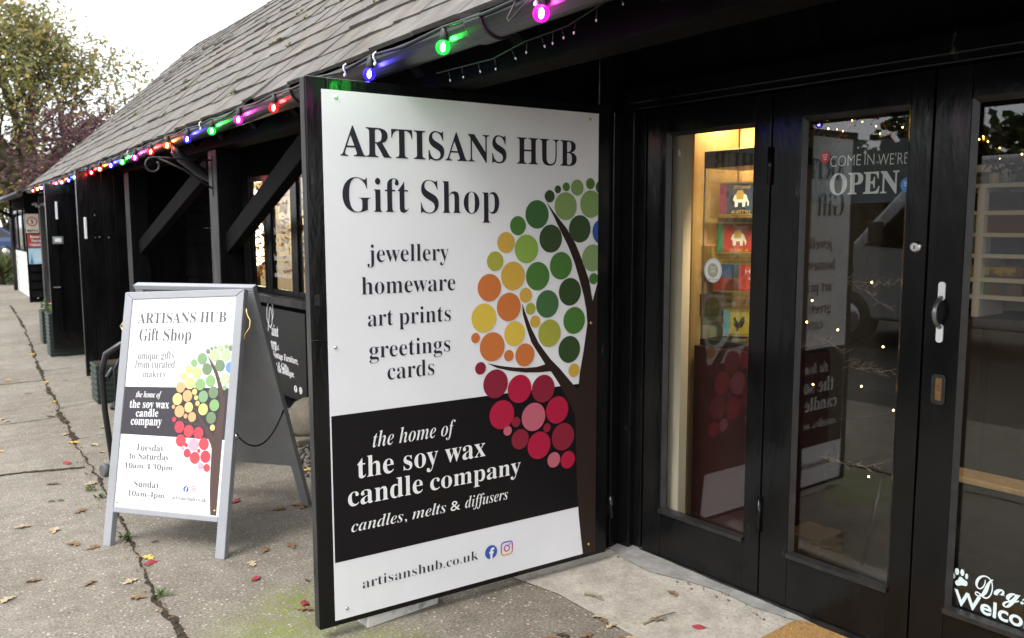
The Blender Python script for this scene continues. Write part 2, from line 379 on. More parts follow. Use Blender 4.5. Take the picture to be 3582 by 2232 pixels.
# ------------------------------------------------------------------ ground
def concrete(name, c1, c2, peb=0.5, moss=False, scale=1.0, grit=0.72):
    m = bpy.data.materials.new(name); m.use_nodes = True; N, L = m.node_tree.nodes, m.node_tree.links
    b = N['Principled BSDF']; b.inputs['Roughness'].default_value = 0.85; b.inputs['Specular IOR Level'].default_value = 0.25
    g = N.new('ShaderNodeNewGeometry')
    def noise(sc, det=6, rough=0.6):
        n = N.new('ShaderNodeTexNoise'); n.inputs['Scale'].default_value = sc; n.inputs['Detail'].default_value = det; n.inputs['Roughness'].default_value = rough
        L.new(g.outputs['Position'], n.inputs['Vector']); return n.outputs['Fac']
    def ramp(src, a, ca, z, cz):
        r = N.new('ShaderNodeValToRGB'); e = r.color_ramp.elements; e[0].position = a; e[1].position = z; e[0].color = (*ca, 1); e[1].color = (*cz, 1)
        L.new(src, r.inputs[0]); return r.outputs[0]
    def mix(f, a, b_, mode='MIX'):
        x = N.new('ShaderNodeMix'); x.data_type = 'RGBA'; x.blend_type = mode
        for sock, val in ((x.inputs[0], f), (x.inputs[6], a), (x.inputs[7], b_)):
            if isinstance(val, (int, float)): sock.default_value = val
            elif isinstance(val, tuple): sock.default_value = (*val, 1)
            else: L.new(val, sock)
        return x.outputs[2]
    base = ramp(noise(1.3), 0.3, c1, 0.7, c2)
    base = mix(0.75, base, ramp(noise(9, 8, 0.7), 0.34, (0.68,0.66,0.63), 0.62, (1.08,1.07,1.05)), 'MULTIPLY')
    base = mix(grit, base, ramp(noise(95, 3, 0.6), 0.36, (0.45,0.43,0.40), 0.64, (1.25,1.24,1.22)), 'MULTIPLY')
    base = mix(0.6, base, ramp(noise(0.55, 4, 0.6), 0.38, (0.70,0.67,0.62), 0.6, (1.05,1.05,1.05)), 'MULTIPLY')
    v = N.new('ShaderNodeTexVoronoi'); v.inputs['Scale'].default_value = 62*scale; L.new(g.outputs['Position'], v.inputs['Vector'])
    pm = ramp(v.outputs['Distance'], 0.22, (1,1,1), 0.42, (0,0,0))
    v2 = N.new('ShaderNodeSeparateColor'); L.new(v.outputs['Color'], v2.inputs[0])
    sel = N.new('ShaderNodeMath'); sel.operation = 'GREATER_THAN'; L.new(v2.outputs[0], sel.inputs[0]); sel.inputs[1].default_value = 1-peb
    pf = N.new('ShaderNodeMath'); pf.operation = 'MULTIPLY'; L.new(pm, pf.inputs[0]); L.new(sel.outputs[0], pf.inputs[1])
    pc = ramp(v2.outputs[1], 0.0, (0.16,0.13,0.095), 1.0, (0.46,0.42,0.35))
    base = mix(pf.outputs[0], base, pc)
    if moss:
        sp = N.new('ShaderNodeSeparateXYZ'); L.new(g.outputs['Position'], sp.inputs[0])
        tot = None
        for (mx, my, r) in ((0.98, 2.92, 0.36), (1.22, 2.62, 0.26), (1.12, 3.15, 0.22), (0.86, 2.5, 0.4)):
            d = N.new('ShaderNodeVectorMath'); d.operation = 'DISTANCE'; L.new(g.outputs['Position'], d.inputs[0]); d.inputs[1].default_value = (mx, my, 0)
            k = N.new('ShaderNodeMapRange'); k.inputs['From Min'].default_value = r; k.inputs['From Max'].default_value = r*0.15; L.new(d.outputs['Value'], k.inputs['Value'])
            if tot is None: tot = k.outputs[0]
            else:
                a = N.new('ShaderNodeMath'); a.operation = 'MAXIMUM'; L.new(tot, a.inputs[0]); L.new(k.outputs[0], a.inputs[1]); tot = a.outputs[0]
        nm = ramp(noise(26, 7, 0.7), 0.36, (0,0,0), 0.6, (1,1,1))
        f = N.new('ShaderNodeMath'); f.operation = 'MULTIPLY'; L.new(tot, f.inputs[0]); L.new(nm, f.inputs[1])
        f2 = N.new('ShaderNodeMath'); f2.operation = 'MULTIPLY'; L.new(f.outputs[0], f2.inputs[0]); f2.inputs[1].default_value = 0.95
        base = mix(f2.outputs[0], base, (0.16,0.19,0.035))
    L.new(base, b.inputs['Base Color'])
    bp = N.new('ShaderNodeBump'); bp.inputs['Strength'].default_value = 0.5; bp.inputs['Distance'].default_value = 0.004
    ad = N.new('ShaderNodeMath'); ad.operation = 'ADD'; L.new(noise(160, 4), ad.inputs[0]); L.new(pf.outputs[0], ad.inputs[1])
    L.new(ad.outputs[0], bp.inputs['Height']); L.new(bp.outputs[0], b.inputs['Normal'])
    return m
M['conc'] = concrete('exposed_concrete', (0.218,0.199,0.170), (0.298,0.277,0.242), 0.34, True)
M['conc2'] = concrete('smooth_concrete', (0.43,0.405,0.365), (0.53,0.505,0.46), 0.05, False, 1.3, 0.35)
M['asphalt'] = concrete('yard_asphalt', (0.060,0.058,0.054), (0.105,0.10,0.092), 0.12, False, 0.8)
M['cement'] = mat('stained_cement', (0.27,0.265,0.25), 0.9, col2=(0.16,0.155,0.145), vscale=12, bump=0.3)

struct('ground', MB().face([(-400,-300,-0.012),(400,-300,-0.012),(400,900,-0.012),(-400,900,-0.012)]), mat('far_ground', (0.20,0.18,0.15), 0.95, var=0.2, vscale=0.3, spec=0.2))
struct('yard', MB().face([(-14,-14,-0.006),(-1.1,-14,-0.006),(-1.1,60,-0.006),(-14,60,-0.006)]), M['asphalt'])
struct('pavement', MB().face([(-1.1,-14,0),(8,-14,0),(8,40,0),(-1.1,40,0)]), M['conc'])
ts = [(1.975,2.84),(2.035,2.6),(2.04,2.2),(2.05,1.2),(2.06,-3),(2.95,-3),(2.62,2.84)]
struct('threshold_slab', MB().face([(x,y,0.005) for x,y in ts]), M['conc2'])
cf = MB()
for k in range(30):
    s0, s1 = -2.0+k*0.157, -2.0+(k+1)*0.157
    def edge(s): return -0.085-0.05*math.sin(s*3.1)-0.025*math.sin(s*11.0)
    cf.face([D(s0,edge(s0),0.009), D(s0,0.02,0.03), D(s1,0.02,0.03), D(s1,edge(s1),0.009)])
struct('threshold_fillet', cf, M['cement'])

def crack(pts, w, seed, name='pavement_joint'):
    rg = random.Random(seed); mb = MB(); P_ = []
    for (a, b_) in zip(pts[:-1], pts[1:]):
        a, b_ = Vector((*a,0)), Vector((*b_,0)); n = max(2, int((b_-a).length/0.018))
        for i in range(n): P_.append(a.lerp(b_, i/n))
    P_.append(Vector((*pts[-1],0)))
    L_, R_ = [], []
    wob = 0
    for i, p in enumerate(P_):
        t = (P_[min(i+1,len(P_)-1)]-P_[max(i-1,0)]).normalized(); nn = Vector((-t.y,t.x,0)); wob = wob*0.85+rg.gauss(0,0.0042)
        wv = max(0.25, min(1.7, (wv if i else 1.0)+rg.gauss(0,0.22))); ww = w*wv*rg.uniform(0.7,1.25)
        L_.append(p+nn*(wob+ww/2)+ZV*0.004); R_.append(p+nn*(wob-ww/2)+ZV*0.004)
    for i in range(len(P_)-1):
        c = (L_[i]+R_[i])/2+ZV*0.001; c2 = (L_[i+1]+R_[i+1])/2+ZV*0.001
        mb.face([L_[i],c,c2,L_[i+1]]); mb.face([c,R_[i],R_[i+1],c2])
    return struct(name, mb, M['soil'])
crack([(0.69,1.6),(0.682,3.1),(0.681,3.37),(0.684,3.67),(0.726,4.36),(0.749,4.93),(0.765,5.6),(0.782,6.45),(0.804,7.04),(0.861,8.59),(0.911,9.92),(0.983,11.3),(1.147,14.2),(1.281,18.5)], 0.026, 3)
crack([(-1.0,6.12),(0.29,5.854),(0.735,5.737)], 0.022, 5)
crack([(0.80,6.55),(1.011,6.60),(2.3,6.8)], 0.010, 6)
crack([(-0.6,7.30),(0.387,7.365),(0.80,7.42)], 0.008, 8)
crack([(0.84,7.773),(1.169,7.92),(2.3,8.1)], 0.010, 9)
crack([(0.9,9.9),(2.0,10.1)], 0.012, 10); crack([(0.0,9.2),(0.87,9.3)], 0.012, 11); crack([(0.98,12.2),(1.9,12.5)], 0.012, 12)
crack([(1.975,2.84),(2.035,2.6),(2.04,2.2),(2.05,1.2)], 0.007, 13)

# ------------------------------------------------------------------ the barn
barn = thing('barn', 'long black timber barn with grey shingle roof and fairy lights along its gutter', 'barn', (2.2, 8, 0))
M['shingle'] = mat('weathered_shingle', (0.105,0.096,0.088), 0.85, col2=(0.185,0.172,0.16), vscale=7, bump=0.4, bscale=45, tint=True, spec=0.2)
EX, EZ = 1.40, 2.125
U45 = Vector((math.cos(R(45)),0,math.sin(R(45)))); N45 = Vector((-U45.z,0,U45.x))
def eave_sag(y): return -0.012*max(0, y-1.5)/2.0 if y < 8 else -0.039+0.004*math.sin(y)
def rp(t, y, h=0.0):
    return Vector((EX, y, EZ+eave_sag(y)-0.035*math.sin(t*1.2)*math.sin(y*0.45+0.8))) + U45*t + N45*h
def tmax(y):                                # hip at the far end, sagging ridge at the near end
    if y > 12.7: return max(0, 2.79*(15.3-y)/2.6)
    return max(2.2, 2.79-(12.7-y)*0.12)
rg = random.Random(11)
roof = MB(); expo = 0.185
for r in range(16):
    t0 = r*expo
    y = -1.2-rg.random()*0.3
    while y < 15.3:
        w = rg.uniform(0.16,0.36); ym = y+w/2
        if t0 < tmax(ym)-0.03:
            t1 = min(t0+expo*1.7, tmax(ym)+0.03); h0 = rg.uniform(0.024,0.031)+(0.008 if rg.random() < 0.06 else 0); j = rg.uniform(-0.009,0.008); sk = rg.uniform(-0.007,0.007)
            th = rg.uniform(0.012,0.019); g = 0.003
            b0, b1 = t0+j-sk, t0+j+sk
            v = rg.uniform(0.90,1.10); c = (v*rg.uniform(0.97,1.05), v, v*rg.uniform(0.92,1.02))
            a = [rp(b0,y+g,h0-th), rp(t1,y+g,0.002), rp(t1,y+w-g,0.002), rp(b1,y+w-g,h0-th+rg.uniform(-.004,.004))]
            n_ = [rp(b0,y+g,h0), rp(t1,y+g,0.012), rp(t1,y+w-g,0.012), rp(b1,y+w-g,h0+rg.uniform(-.004,.006))]
            roof.hexa(a+n_, 0, c)
        y += w
roofo = obj('roof', roof, M['shingle'], barn)
ms = MB()                                    # moss tufts growing on the shingles
for k in range(60):
    t, y = rg.uniform(0,2.6), rg.uniform(1.0,14.5)
    if t > tmax(y)-0.1: continue
    t = round(t/expo)*expo-0.01
    for q in range(rg.randint(1,4)):
        p = rp(t+rg.uniform(-.02,.02), y+rg.uniform(-.05,.05), 0.04); r_ = rg.uniform(0.005,0.012)
        ms.lathe([(r_*0.6,-r_*0.4),(r_,0),(r_*0.7,r_*0.6),(r_*0.1,r_*0.85)], p, N45, 6)
mo_ = obj('moss', ms, mat('roof_moss', (0.075,0.10,0.02), 0.95, col2=(0.16,0.15,0.035), vscale=20), roofo); mo_['kind'] = 'stuff'
rb = MB()
rb.extrude([rp(-0.02,-1.3,-0.05), rp(2.19,-1.3,-0.05), rp(2.19,7.8,-0.05), rp(2.75,12.7,-0.05), rp(-0.02,15.25,-0.05)], N45*0.035)
obj('roof_boards', rb, M['blackrough'], barn)
# back slope and hip end so that the roof is closed
bs = MB(); r0 = rp(2.2,-1.2); r05 = rp(2.2,7.8); r1 = rp(2.79,12.7); ev = rp(0,15.3)
bs.face([r0+Vector((0,0,-.03)), r05+Vector((0,0,-.03)), r1+Vector((0,0,-.03)), Vector((5.6,15.0,2.1)), Vector((4.8,-1.2,2.1))]); bs.face([r1+Vector((0,0,-.03)), ev+Vector((0,0.02,-.03)), Vector((5.6,15.2,2.1))])
obj('back_roof', bs, M['shingle'], barn)
for k in range(27):                          # rafters under the eaves
    y = -1.0+k*0.62
    ra = MB(); ra.obox(rp(0.02,y,-0.14), U45*1.75, Vector((0,0.06,0)), N45*0.088); obj('rafter', ra, M['blackrough'], barn)
# eave beam, posts, braces
eb = MB(); eb.box((1.60,-1.2,2.005),(1.74,15.0,2.13)); obj('eave_beam', eb, M['blackrough'], barn, 0.006)
POSTS = [(5.68,5.87),(8.55,8.75),(11.4,11.6),(14.3,14.5)]
for (a, b_) in POSTS:
    pb = MB(); pb.box((1.60,a,-0.002),(1.765,b_,2.0)); pb.m[5] = 1; obj('post', pb, [M['blackrough'], M['blackedge']], barn, 0.008)
for (p, q) in (((1.68,5.69,1.38),(1.68,4.25,1.93)), ((1.70,8.54,1.30),(1.70,6.15,1.92)), ((1.70,11.38,1.3),(1.70,9.9,1.96))):
    br = MB(); br.bar(p, q, 0.07, 0.13); obj('brace', br, M['blackrough'], barn, 0.006)
ba = MB(); p0, p1 = atX(548,327,1.95), atX(700,291,1.95); ba.bar(p0, p1, 0.05, 0.035); obj('glare_strip', ba, mat('pale_glare', (0.42,0.43,0.42), 0.4), barn, 0.004)  # added pale bar standing in for a strip of glare under the eaves
# gutter: half-round channel with union brackets
GX = 1.425
def gz(y): return 2.112+eave_sag(y)
gu = MB(); prof = [(0.060*math.cos(a), -0.060*math.sin(a)) for a in [math.pi*k/12 for k in range(13)]]
inner = [(x*0.93, z*0.93) for x, z in reversed(prof)]
ring = prof+inner; ys = [-1.2+k*0.9 for k in range(19)]+[15.35]
for k in range(len(ys)-1):
    for j in range(len(ring)):
        a, b_ = ring[j], ring[(j+1) % len(ring)]
        y0, y1 = ys[k], ys[k+1]
        gu.face([(GX+a[0],y0,gz(y0)+a[1]), (GX+b_[0],y0,gz(y0)+b_[1]), (GX+b_[0],y1,gz(y1)+b_[1]), (GX+a[0],y1,gz(y1)+a[1])], 0, j != 12 and j != 25)
gut = obj('gutter', gu, M['gutter'], barn)
for y in (2.16, 3.70, 5.95, 9.3, 12.2):
    u_ = MB(); pr = [(0.069*math.cos(a), -0.069*math.sin(a)) for a in [math.pi*k/14 for k in range(15)]]
    pr = pr + [(x*0.88, z*0.88) for x, z in reversed(pr)]
    u_.extrude([(GX+x, y-0.045, gz(y)+0.002+z) for x, z in pr], (0,0.09,0)); obj('gutter_bracket', u_, M['gutter'], gut, 0.003)
dpz = MB(); dpz.tube([(GX,5.95,2.05),(GX,5.95,1.985),(GX+0.03,5.95,1.95),(1.55,5.97,1.88),(1.655,5.97,1.82),(1.68,5.97,1.75),(1.68,5.97,0.02)], 0.036, 12); obj('downpipe', dpz, M['gutter'], barn)

# weatherboarded back wall, in the plane of the shop front
def boards(mb, s0, s1, z0, z1, off=0.0, h=0.16):
    n = max(1, round((z1-z0)/h)); hh = (z1-z0)/n
    for k in range(n):
        za, zb = z0+k*hh, z0+(k+1)*hh
        mb.hexa([D(s0,off-0.022,za), D(s1,off-0.022,za), D(s1,off+0.02,za), D(s0,off+0.02,za), D(s0,off-0.004,zb-0.001), D(s1,off-0.004,zb-0.001), D(s1,off+0.02,zb-0.001), D(s0,off+0.02,zb-0.001)])
    return mb
WS0, WS1, WZ0, WZ1 = 5.55, atD(588,560,-0.04)[0], 0.93, 1.92
LIGHTS = [(atD(627,560,-0.02)[0], atD(596,560,-0.02)[0]), (atD(691,560,-0.02)[0], atD(644,560,-0.02)[0]), (WS0+0.06, atD(706,560,-0.02)[0])]
wb = MB()
boards(wb, 2.84, WS0, 0.0, 2.30); boards(wb, WS1, 15.2, 0.0, 2.30); boards(wb, WS0, WS1, 0.0, WZ0-0.06); boards(wb, WS0, WS1, WZ1, 2.30)
obj('wall', wb, M['blackrough'], barn)
ub = MB()                                    # boarding above the doors, up to the rafters
for k in range(16):
    s0 = -1.6+k*0.28; ub.dbox(s0+0.002, s0+0.278, 0.0+0.004*(k % 2), 0.04, 2.10, 3.25)
ub.hexa([D(2.9,0,2.31),D(13.4,0,2.31),D(13.4,0.04,2.31),D(2.9,0.04,2.31),D(2.9,0,3.15),D(13.4,0,2.5),D(13.4,0.04,2.5),D(2.9,0.04,3.15)])
obj('upper_wall', ub, M['blackrough'], barn)
hd = MB(); hd.dbox(-1.6, 2.86, -0.06, 0.06, 1.995, 2.10); hd.dbox(-1.6, 2.86, -0.075, -0.06, 2.02, 2.085); hd.dbox(-1.6, 2.58, 0.0275, 0.06, 1.94, 1.9945); obj('door_head', hd, M['black'], barn, 0.004)
jb = MB(); jb.dbox(2.63, 2.84, -0.05, 0.08, 0.0, 1.995); jb.dbox(2.583, 2.63, -0.02, 0.06, 0.0, 1.995); jb.dbox(2.70,2.80,-0.10,-0.05,0.0,1.995); obj('door_jamb', jb, M['black'], barn, 0.004)
jp = MB(); jp.box((2.45,2.86,0),(2.60,3.02,2.6)); obj('post', jp, M['black'], barn, 0.006)

# ------------------------------------------------------------------ glazed doors of the gift shop
PA = DA+R(2.8); PDD = Vector((math.sin(PA), math.cos(PA), 0)); PDN = Vector((math.cos(PA), -math.sin(PA), 0))
def pane_frame(sc):
    C = D(sc, 0.004, 0)
    return lambda u, v, off: C + PDD*(-u-sc) - PDN*off + ZV*v
def leaf(s0, s1, g0, g1, z0, z1, label):
    fr = MB(); a, b_ = -0.022, 0.026; g = 0.003
    fr.dbox(s0+g, g0, a, b_, 0.028, 1.991); fr.dbox(g1, s1-g, a, b_, 0.028, 1.991)
    fr.dbox(g0, g1, a+0.001, b_, 0.028, z0); fr.dbox(g0, g1, a+0.001, b_, z1, 1.991)
    o = obj('glazed_door', fr, M['black'], barn, 0.003, label=label)
    w = 0.022; bd = MB()                     # glazing beads, sloped, the bottom one a deeper weather sill
    bd.extrude([D(g0,a-0.012,z0-0.012), D(g0,a-0.012,z0+0.004), D(g0,0.0,z0+0.008), D(g0,0.0,z0-0.012)], DD*(g1-g0))
    bd.extrude([D(g0,a+0.004,z1), D(g0,0.0,z1), D(g0,0.0,z1-w*0.7)], DD*(g1-g0))
    bd.extrude([D(g0,a+0.004,z0), D(g0+w*0.7,0.0,z0), D(g0,0.0,z0)], ZV*(z1-z0)); bd.extrude([D(g1,a+0.004,z0), D(g1-w*0.7,0.0,z0), D(g1,0.0,z0)], ZV*(z1-z0))
    obj('glazing_bead', bd, M['bead'], o)
    # the pane sits a shade skew in its rebate, parallel to the gutter
    P = pane_frame((g0+g1)/2); hw = (g1-g0)/2-0.001; a = P(-(g0+g1)/2-hw, z0+0.001, 0); b2 = P(-(g0+g1)/2+hw, z0+0.001, 0)
    gl = MB(); gl.obox(a, b2-a, P(-(g0+g1)/2-hw, z0+0.001, -0.004)-a, ZV*(z1-z0-0.002)); obj('glass_pane', gl, M['glass'], o)
    return o
doorA = leaf(1.942, 2.575, 2.021, 2.467, 0.239, 1.888, 'narrow glazed leaf beside the jamb with a round award sticker')
doorB = leaf(1.337, 1.942, 1.414, 1.816, 0.239, 1.888, 'glazed leaf with round lock behind which the open sign hangs')
doorC = leaf(0.725, 1.337, 0.82, 1.222, 0.239, 1.888, 'glazed leaf with handle and dogs welcome lettering')
doorD = leaf(0.10, 0.720, 0.18, 0.62, 0.239, 1.888, None)
for z in (1.72, 0.36):
    h = MB(); h.tube([D(1.942,-0.03,z-0.07), D(1.942,-0.03,z+0.07)], 0.009, 10); obj('hinge', h, M['black'], doorB)
sl = MB(); sl.dbox(-1.5, 2.58, -0.03, 0.05, 0.004, 0.026); obj('door_sill', sl, M['bead'], barn)
def PD(off0=0.0):
    def P(u, v, off): return D(-u, off0-off, v)
    return P                                  # u runs to the right as seen from outside
Pd = PD()
lk = MB(); s_, z_ = atD(2172,585,-0.02); lk.lathe([(0.020,0),(0.020,0.006),(0.014,0.012),(0.013,0.013)], D(s_,-0.022,z_), -DN, 24); lk.dbox(s_-0.0015,s_+0.0015,-0.037,-0.035,z_-0.008,z_+0.004,1); obj('lock', lk, [M['steel'], M['pvcblack']], doorB)
sH, zT = atD(2231,672,-0.03); _, zB = atD(2218,808,-0.03)
ha = MB()
for z in (zT-0.025, zB+0.025):
    ha.extrude([D(s_2,-0.022,z_2) for s_2, z_2 in rrect(sH-0.011, sH+0.011, z-0.030, z+0.030, 0.010)], DN*-0.004)
ha.tube([D(sH,-0.026,zT-0.045), D(sH,-0.045,zT-0.055), D(sH,-0.064,zT-0.075), D(sH,-0.068,(zT+zB)/2), D(sH,-0.064,zB+0.075), D(sH,-0.045,zB+0.055), D(sH,-0.026,zB+0.045)], [0.007,0.0075,0.008,0.009,0.008,0.0075,0.007], 10, 1)
obj('door_handle', ha, [M['pvcwhite'], mat('brushed_grey_metal', (0.22,0.22,0.23), 0.35, 0.8)], doorC, 0)
sP, zp1 = atD(2227,887,-0.02); _, zp0 = atD(2224,958,-0.02)
fp = MB(); ribbon(fp, rrect(sP-0.017, sP+0.017, zp0+0.006, zp1-0.006, 0.008), 0.012, lambda u,v,o: D(u,-0.0225-o,v), 0.003, 0, True)
fp.extrude([D(u,-0.0235,v) for u, v in rrect(sP-0.013, sP+0.013, zp0+0.012, zp1-0.012, 0.008)], DN*0.001, 1)
obj('flush_pull', fp, [M['bead'], mat('worn_bronze', (0.16,0.08,0.03), 0.4, 0.6, col2=(0.30,0.17,0.07), vscale=60)], doorC)
# stickers and lettering on the glass (outer face of the panes is at off 0.004)
PgA = pane_frame(2.244); PgB = pane_frame(1.615); PgC = pane_frame(1.021)
Pg = lambda u, v, off: PgA(u, v, off+0.001)
def sticker(s0, z0, r, ry, mats, parent, text, twist=0):
    mb = MB(); disc(mb, -s0, z0, r, Pg, 0.0, 0, 40, ry)
    for (body, bx, st, m_) in text: letter(mb, body, bx, Pg, 0.0012, st, 0.0, m_)
    return obj('sticker', mb, mats, parent, fix=False), mb
s_, z_ = atD(1689,641,0)
stw = MB(); disc(stw, -s_, z_, 0.047, Pg, 0.0, 0, 48, 0.050); disc(stw, -s_, z_, 0.028, Pg, 0.0006, 1, 40, 0.030)
ribbon(stw, [(-s_+0.043*math.cos(2*math.pi*k/48), z_+0.046*math.sin(2*math.pi*k/48)) for k in range(48)], 0.0015, Pg, 0.0006, 2, True)
letter(stw, 'Small', (-s_-0.014,-s_+0.014,z_+0.008,z_+0.017), Pg, 0.0012, 'bital', 0, 0); letter(stw, '100', (-s_-0.013,-s_+0.013,z_-0.009,z_+0.004), Pg, 0.0012, 'bold', 0, 0)
letter(stw, 'WINNER 2021', (-s_-0.026,-s_+0.026,z_-0.040,z_-0.033), Pg, 0.0012, 'sans', 0, 2)
obj('sticker', stw, [M['pvcwhite'], mat('silver_print', (0.42,0.38,0.28), 0.4), M['greydark']], doorA, fix=False, label='round white award sticker with a gold centre')
Pg = lambda u, v, off: PgB(u, v, off+0.001)
s_, z_ = atD(1952,373,0); st = MB(); disc(st, -s_, z_, 0.020, Pg, 0, 0, 32, 0.0205)
for q in range(4): ribbon(st, [(-s_-0.011+0.002*q, z_+0.009-q*0.006), (-s_+0.011-0.001*q, z_+0.011-q*0.006)], 0.002, Pg, 0.0008, 1)
obj('sticker', st, [mat('red_sticker', (0.55,0.05,0.05), 0.4), M['wink']], doorB, fix=False, label='small round red sticker')
s_, z_ = atD(2153,438,0); st = MB(); disc(st, -s_, z_, 0.024, Pg, 0, 0, 32, 0.0245, clip=-1.4145)
for q in range(3): ribbon(st, [(-s_-0.012, z_+0.009-q*0.006), (-s_+0.006, z_+0.010-q*0.006)], 0.002, Pg, 0.0008, 1)
obj('sticker', st, [mat('blue_sticker', (0.04,0.22,0.55), 0.4), M['wink']], doorB, fix=False, label='small round blue sticker')
M['vinyl'] = mat('pale_vinyl', (0.62,0.72,0.72), 0.5)
def Z6(x, y): return ((3250+x/4.554)/KD, (1900+y/4.554)/KD)
def dg(x, y): a, b_ = atD(*Z6(x, y), 0.003); return (-a, b_)
Pg = lambda u, v, off: PgC(u, v, off+0.001)
paw = MB()
for (x, y, rx, ry) in ((368,531,27,47),(424,463,36,56),(511,477,33,55),(582,538,25,46)):
    c = dg(x, y); e = dg(x+rx, y); t_ = dg(x, y-ry); disc(paw, c[0], c[1], abs(e[0]-c[0]), Pg, 0, 0, 24, abs(t_[1]-c[1]))
paw.face([Pg(*dg(*q), 0) for q in ((470,543),(500,550),(525,580),(560,603),(590,625),(597,660),(580,695),(545,690),(505,680),(470,685),(430,690),(400,665),(390,630),(410,605),(440,595),(455,560))])
letter(paw, 'D', (-1.141, -1.086, 0.307, 0.382), Pg, 0, 'script', 0.006); 
letter(paw, 'ogs', (-1.083, -0.975, 0.327, 0.357), Pg, 0, 'script', 0.012)
letter(paw, 'Welcome', (-1.206, -0.895, 0.255, 0.305), Pg, 0, 'sans', 0.022)
obj('lettering', paw, M['vinyl'], doorC, fix=False, label='paw print and the words Dogs Welcome')

# ------------------------------------------------------------------ barn doors folded open (outward leaves)
def PS(P0, SDv, SNv):
    return lambda u, v, off: P0 + SDv*u + SNv*off + ZV*v
SA = R(33.3703-34.8); SDv = Vector((math.cos(SA), math.sin(SA), 0)); SNv = Vector((math.sin(SA), -math.cos(SA), 0))
Ps = PS(Vector((1.14339, 2.77597, 0)), SDv, SNv)
def pbox(mb, P, u0, u1, v0, v1, o0, o1, m=0):
    a = P(u0,v0,o0); return mb.obox(a, P(u1,v0,o0)-a, P(u0,v0,o1)-a, P(u0,v1,o0)-a, m)
bd = MB()
pbox(bd, Ps, -0.057, 0.02, 0.045, 1.10, -0.050, -0.004); pbox(bd, Ps, -0.057, 0.02, 1.102, 2.003, -0.050, -0.004)
pbox(bd, Ps, 0.02, 1.277, 0.045, 2.002, -0.049, -0.0045)
bdo = obj('barn_door', bd, M['black'], barn, 0.004, label='wide plank door folded open with the big shop sign on it')
eg = MB(); pbox(eg, Ps, -0.0595, -0.0572, 0.05, 1.998, -0.047, -0.007); obj('door_edge', eg, M['blackedge'], bdo)
bt = MB(); pbox(bt, Ps, -0.045, -0.028, 1.225, 1.262, -0.004, 0.004); pbox(bt, Ps, -0.040,-0.033,1.24,1.25,0.004,0.012); obj('bolt', bt, M['bead'], bdo); bt = MB(); pbox(bt, Ps, -0.046, -0.036, 1.64, 1.67, -0.004, 0.0); obj('staple', bt, M['bead'], bdo)
hg = MB(); pbox(hg, Ps, 1.235, 1.30, 0.23, 0.27, -0.004, 0.003); hg.tube([Ps(1.30,0.2,0.0), Ps(1.30,0.3,0.0)], 0.012, 8); obj('hinge', hg, M['black'], bdo)
# ------------------------------------------------------------------ big shop sign
sg = thing('shop_sign', 'large white Artisans Hub Gift Shop sign with coloured dot tree on the open black door', 'sign', Ps(0.6,0.07,0))
pn = MB(); pbox(pn, Ps, 0, 1.21, 0.068, 1.962, -0.003, 0.0); pno = obj('sign_panel', pn, M['white'], sg)
bn = MB(); bn.face([Ps(u,v,0.0008) for u,v in ((0.004,0.2865),(1.209,0.2865),(1.209,0.8275),(0.004,0.8275))]); obj('black_band', bn, M['band'], pno, fix=False)
printed_tree(Ps, 0.0016, lambda u, v: (u, v), 1.2095, pno)
for (body, bx, st, th, mt) in (
    ('ARTISANS HUB', (0.062,1.093,1.741,1.846), 'bold', -0.001, 'ink'), ('Gift', (0.066,0.322,1.547,1.669), 'bold', -0.0095, 'ink'), ('Shop', (0.371,0.713,1.545,1.667), 'bold', -0.0095, 'ink'),
    ('jewellery', (0.154,0.486,1.369,1.433), 'bold', -0.0095, 'ink'), ('homeware', (0.13,0.513,1.254,1.317), 'bold', -0.0095, 'ink'), ('art', (0.151,0.25,1.138,1.194), 'bold', -0.0095, 'ink'), ('prints', (0.275,0.492,1.137,1.200), 'bold', -0.0095, 'ink'),
    ('greetings', (0.154,0.488,1.021,1.083), 'bold', -0.0095, 'ink'), ('cards', (0.224,0.418,0.936,0.998), 'bold', -0.0095, 'ink'),
    ('the home of', (0.16,0.508,0.692,0.752), 'bital', -0.009, 'wink'), ('the soy wax', (0.098,0.644,0.585,0.664), 'bold', -0.004, 'wink'), ('candle', (0.059,0.362,0.486,0.562), 'bold', -0.004, 'wink'), ('company', (0.394,0.813,0.486,0.534), 'bold', -0.004, 'wink'),
    ('candles, melts', (0.069,0.462,0.388,0.433), 'bital', -0.009, 'wink'), ('&', (0.482,0.525,0.388,0.426), 'bital', 0.0, 'wink'), ('diffusers', (0.548,0.75,0.388,0.435), 'bital', -0.009, 'wink'),
    ('artisanshub.co.uk', (0.108,0.607,0.165,0.203), 'bold', -0.014, 'ink')):
    lm_ = MB(); letter(lm_, body, bx, Ps, 0.0016, st, th); obj('lettering', lm_, M[mt], pno, fix=False)
fb_icon(Ps, 0.0012, 0.668, 0.181, 0.029, pno, M['fbblue'], M['wink']); ig_icon(Ps, 0.0012, 0.744, 0.181, 0.027, pno, M['igicon'])
for (u, v) in ((0.052,1.937),(1.163,1.936),(0.026,1.072),(1.176,1.085),(0.045,0.105),(1.172,0.106)):
    sc = MB(); sc.lathe([(0.0065,0),(0.006,0.002),(0.003,0.0035)], Ps(u,v,0.0016), SNv, 14); obj('screw', sc, M['brass'] if u > 1 else M['steel'], sg)
blk = MB(); a0 = atZ(872,1490); a1 = atZ(1040,1430); dv = (a1-a0); nv = Vector((-dv.y, dv.x, 0)).normalized()
blk.obox(a0, dv, nv*0.10, ZV*0.046)
solo('concrete_block', blk, M['concblock'], 'dirty white block wedged under the open door with the big sign', 'block', bevel=0.004)

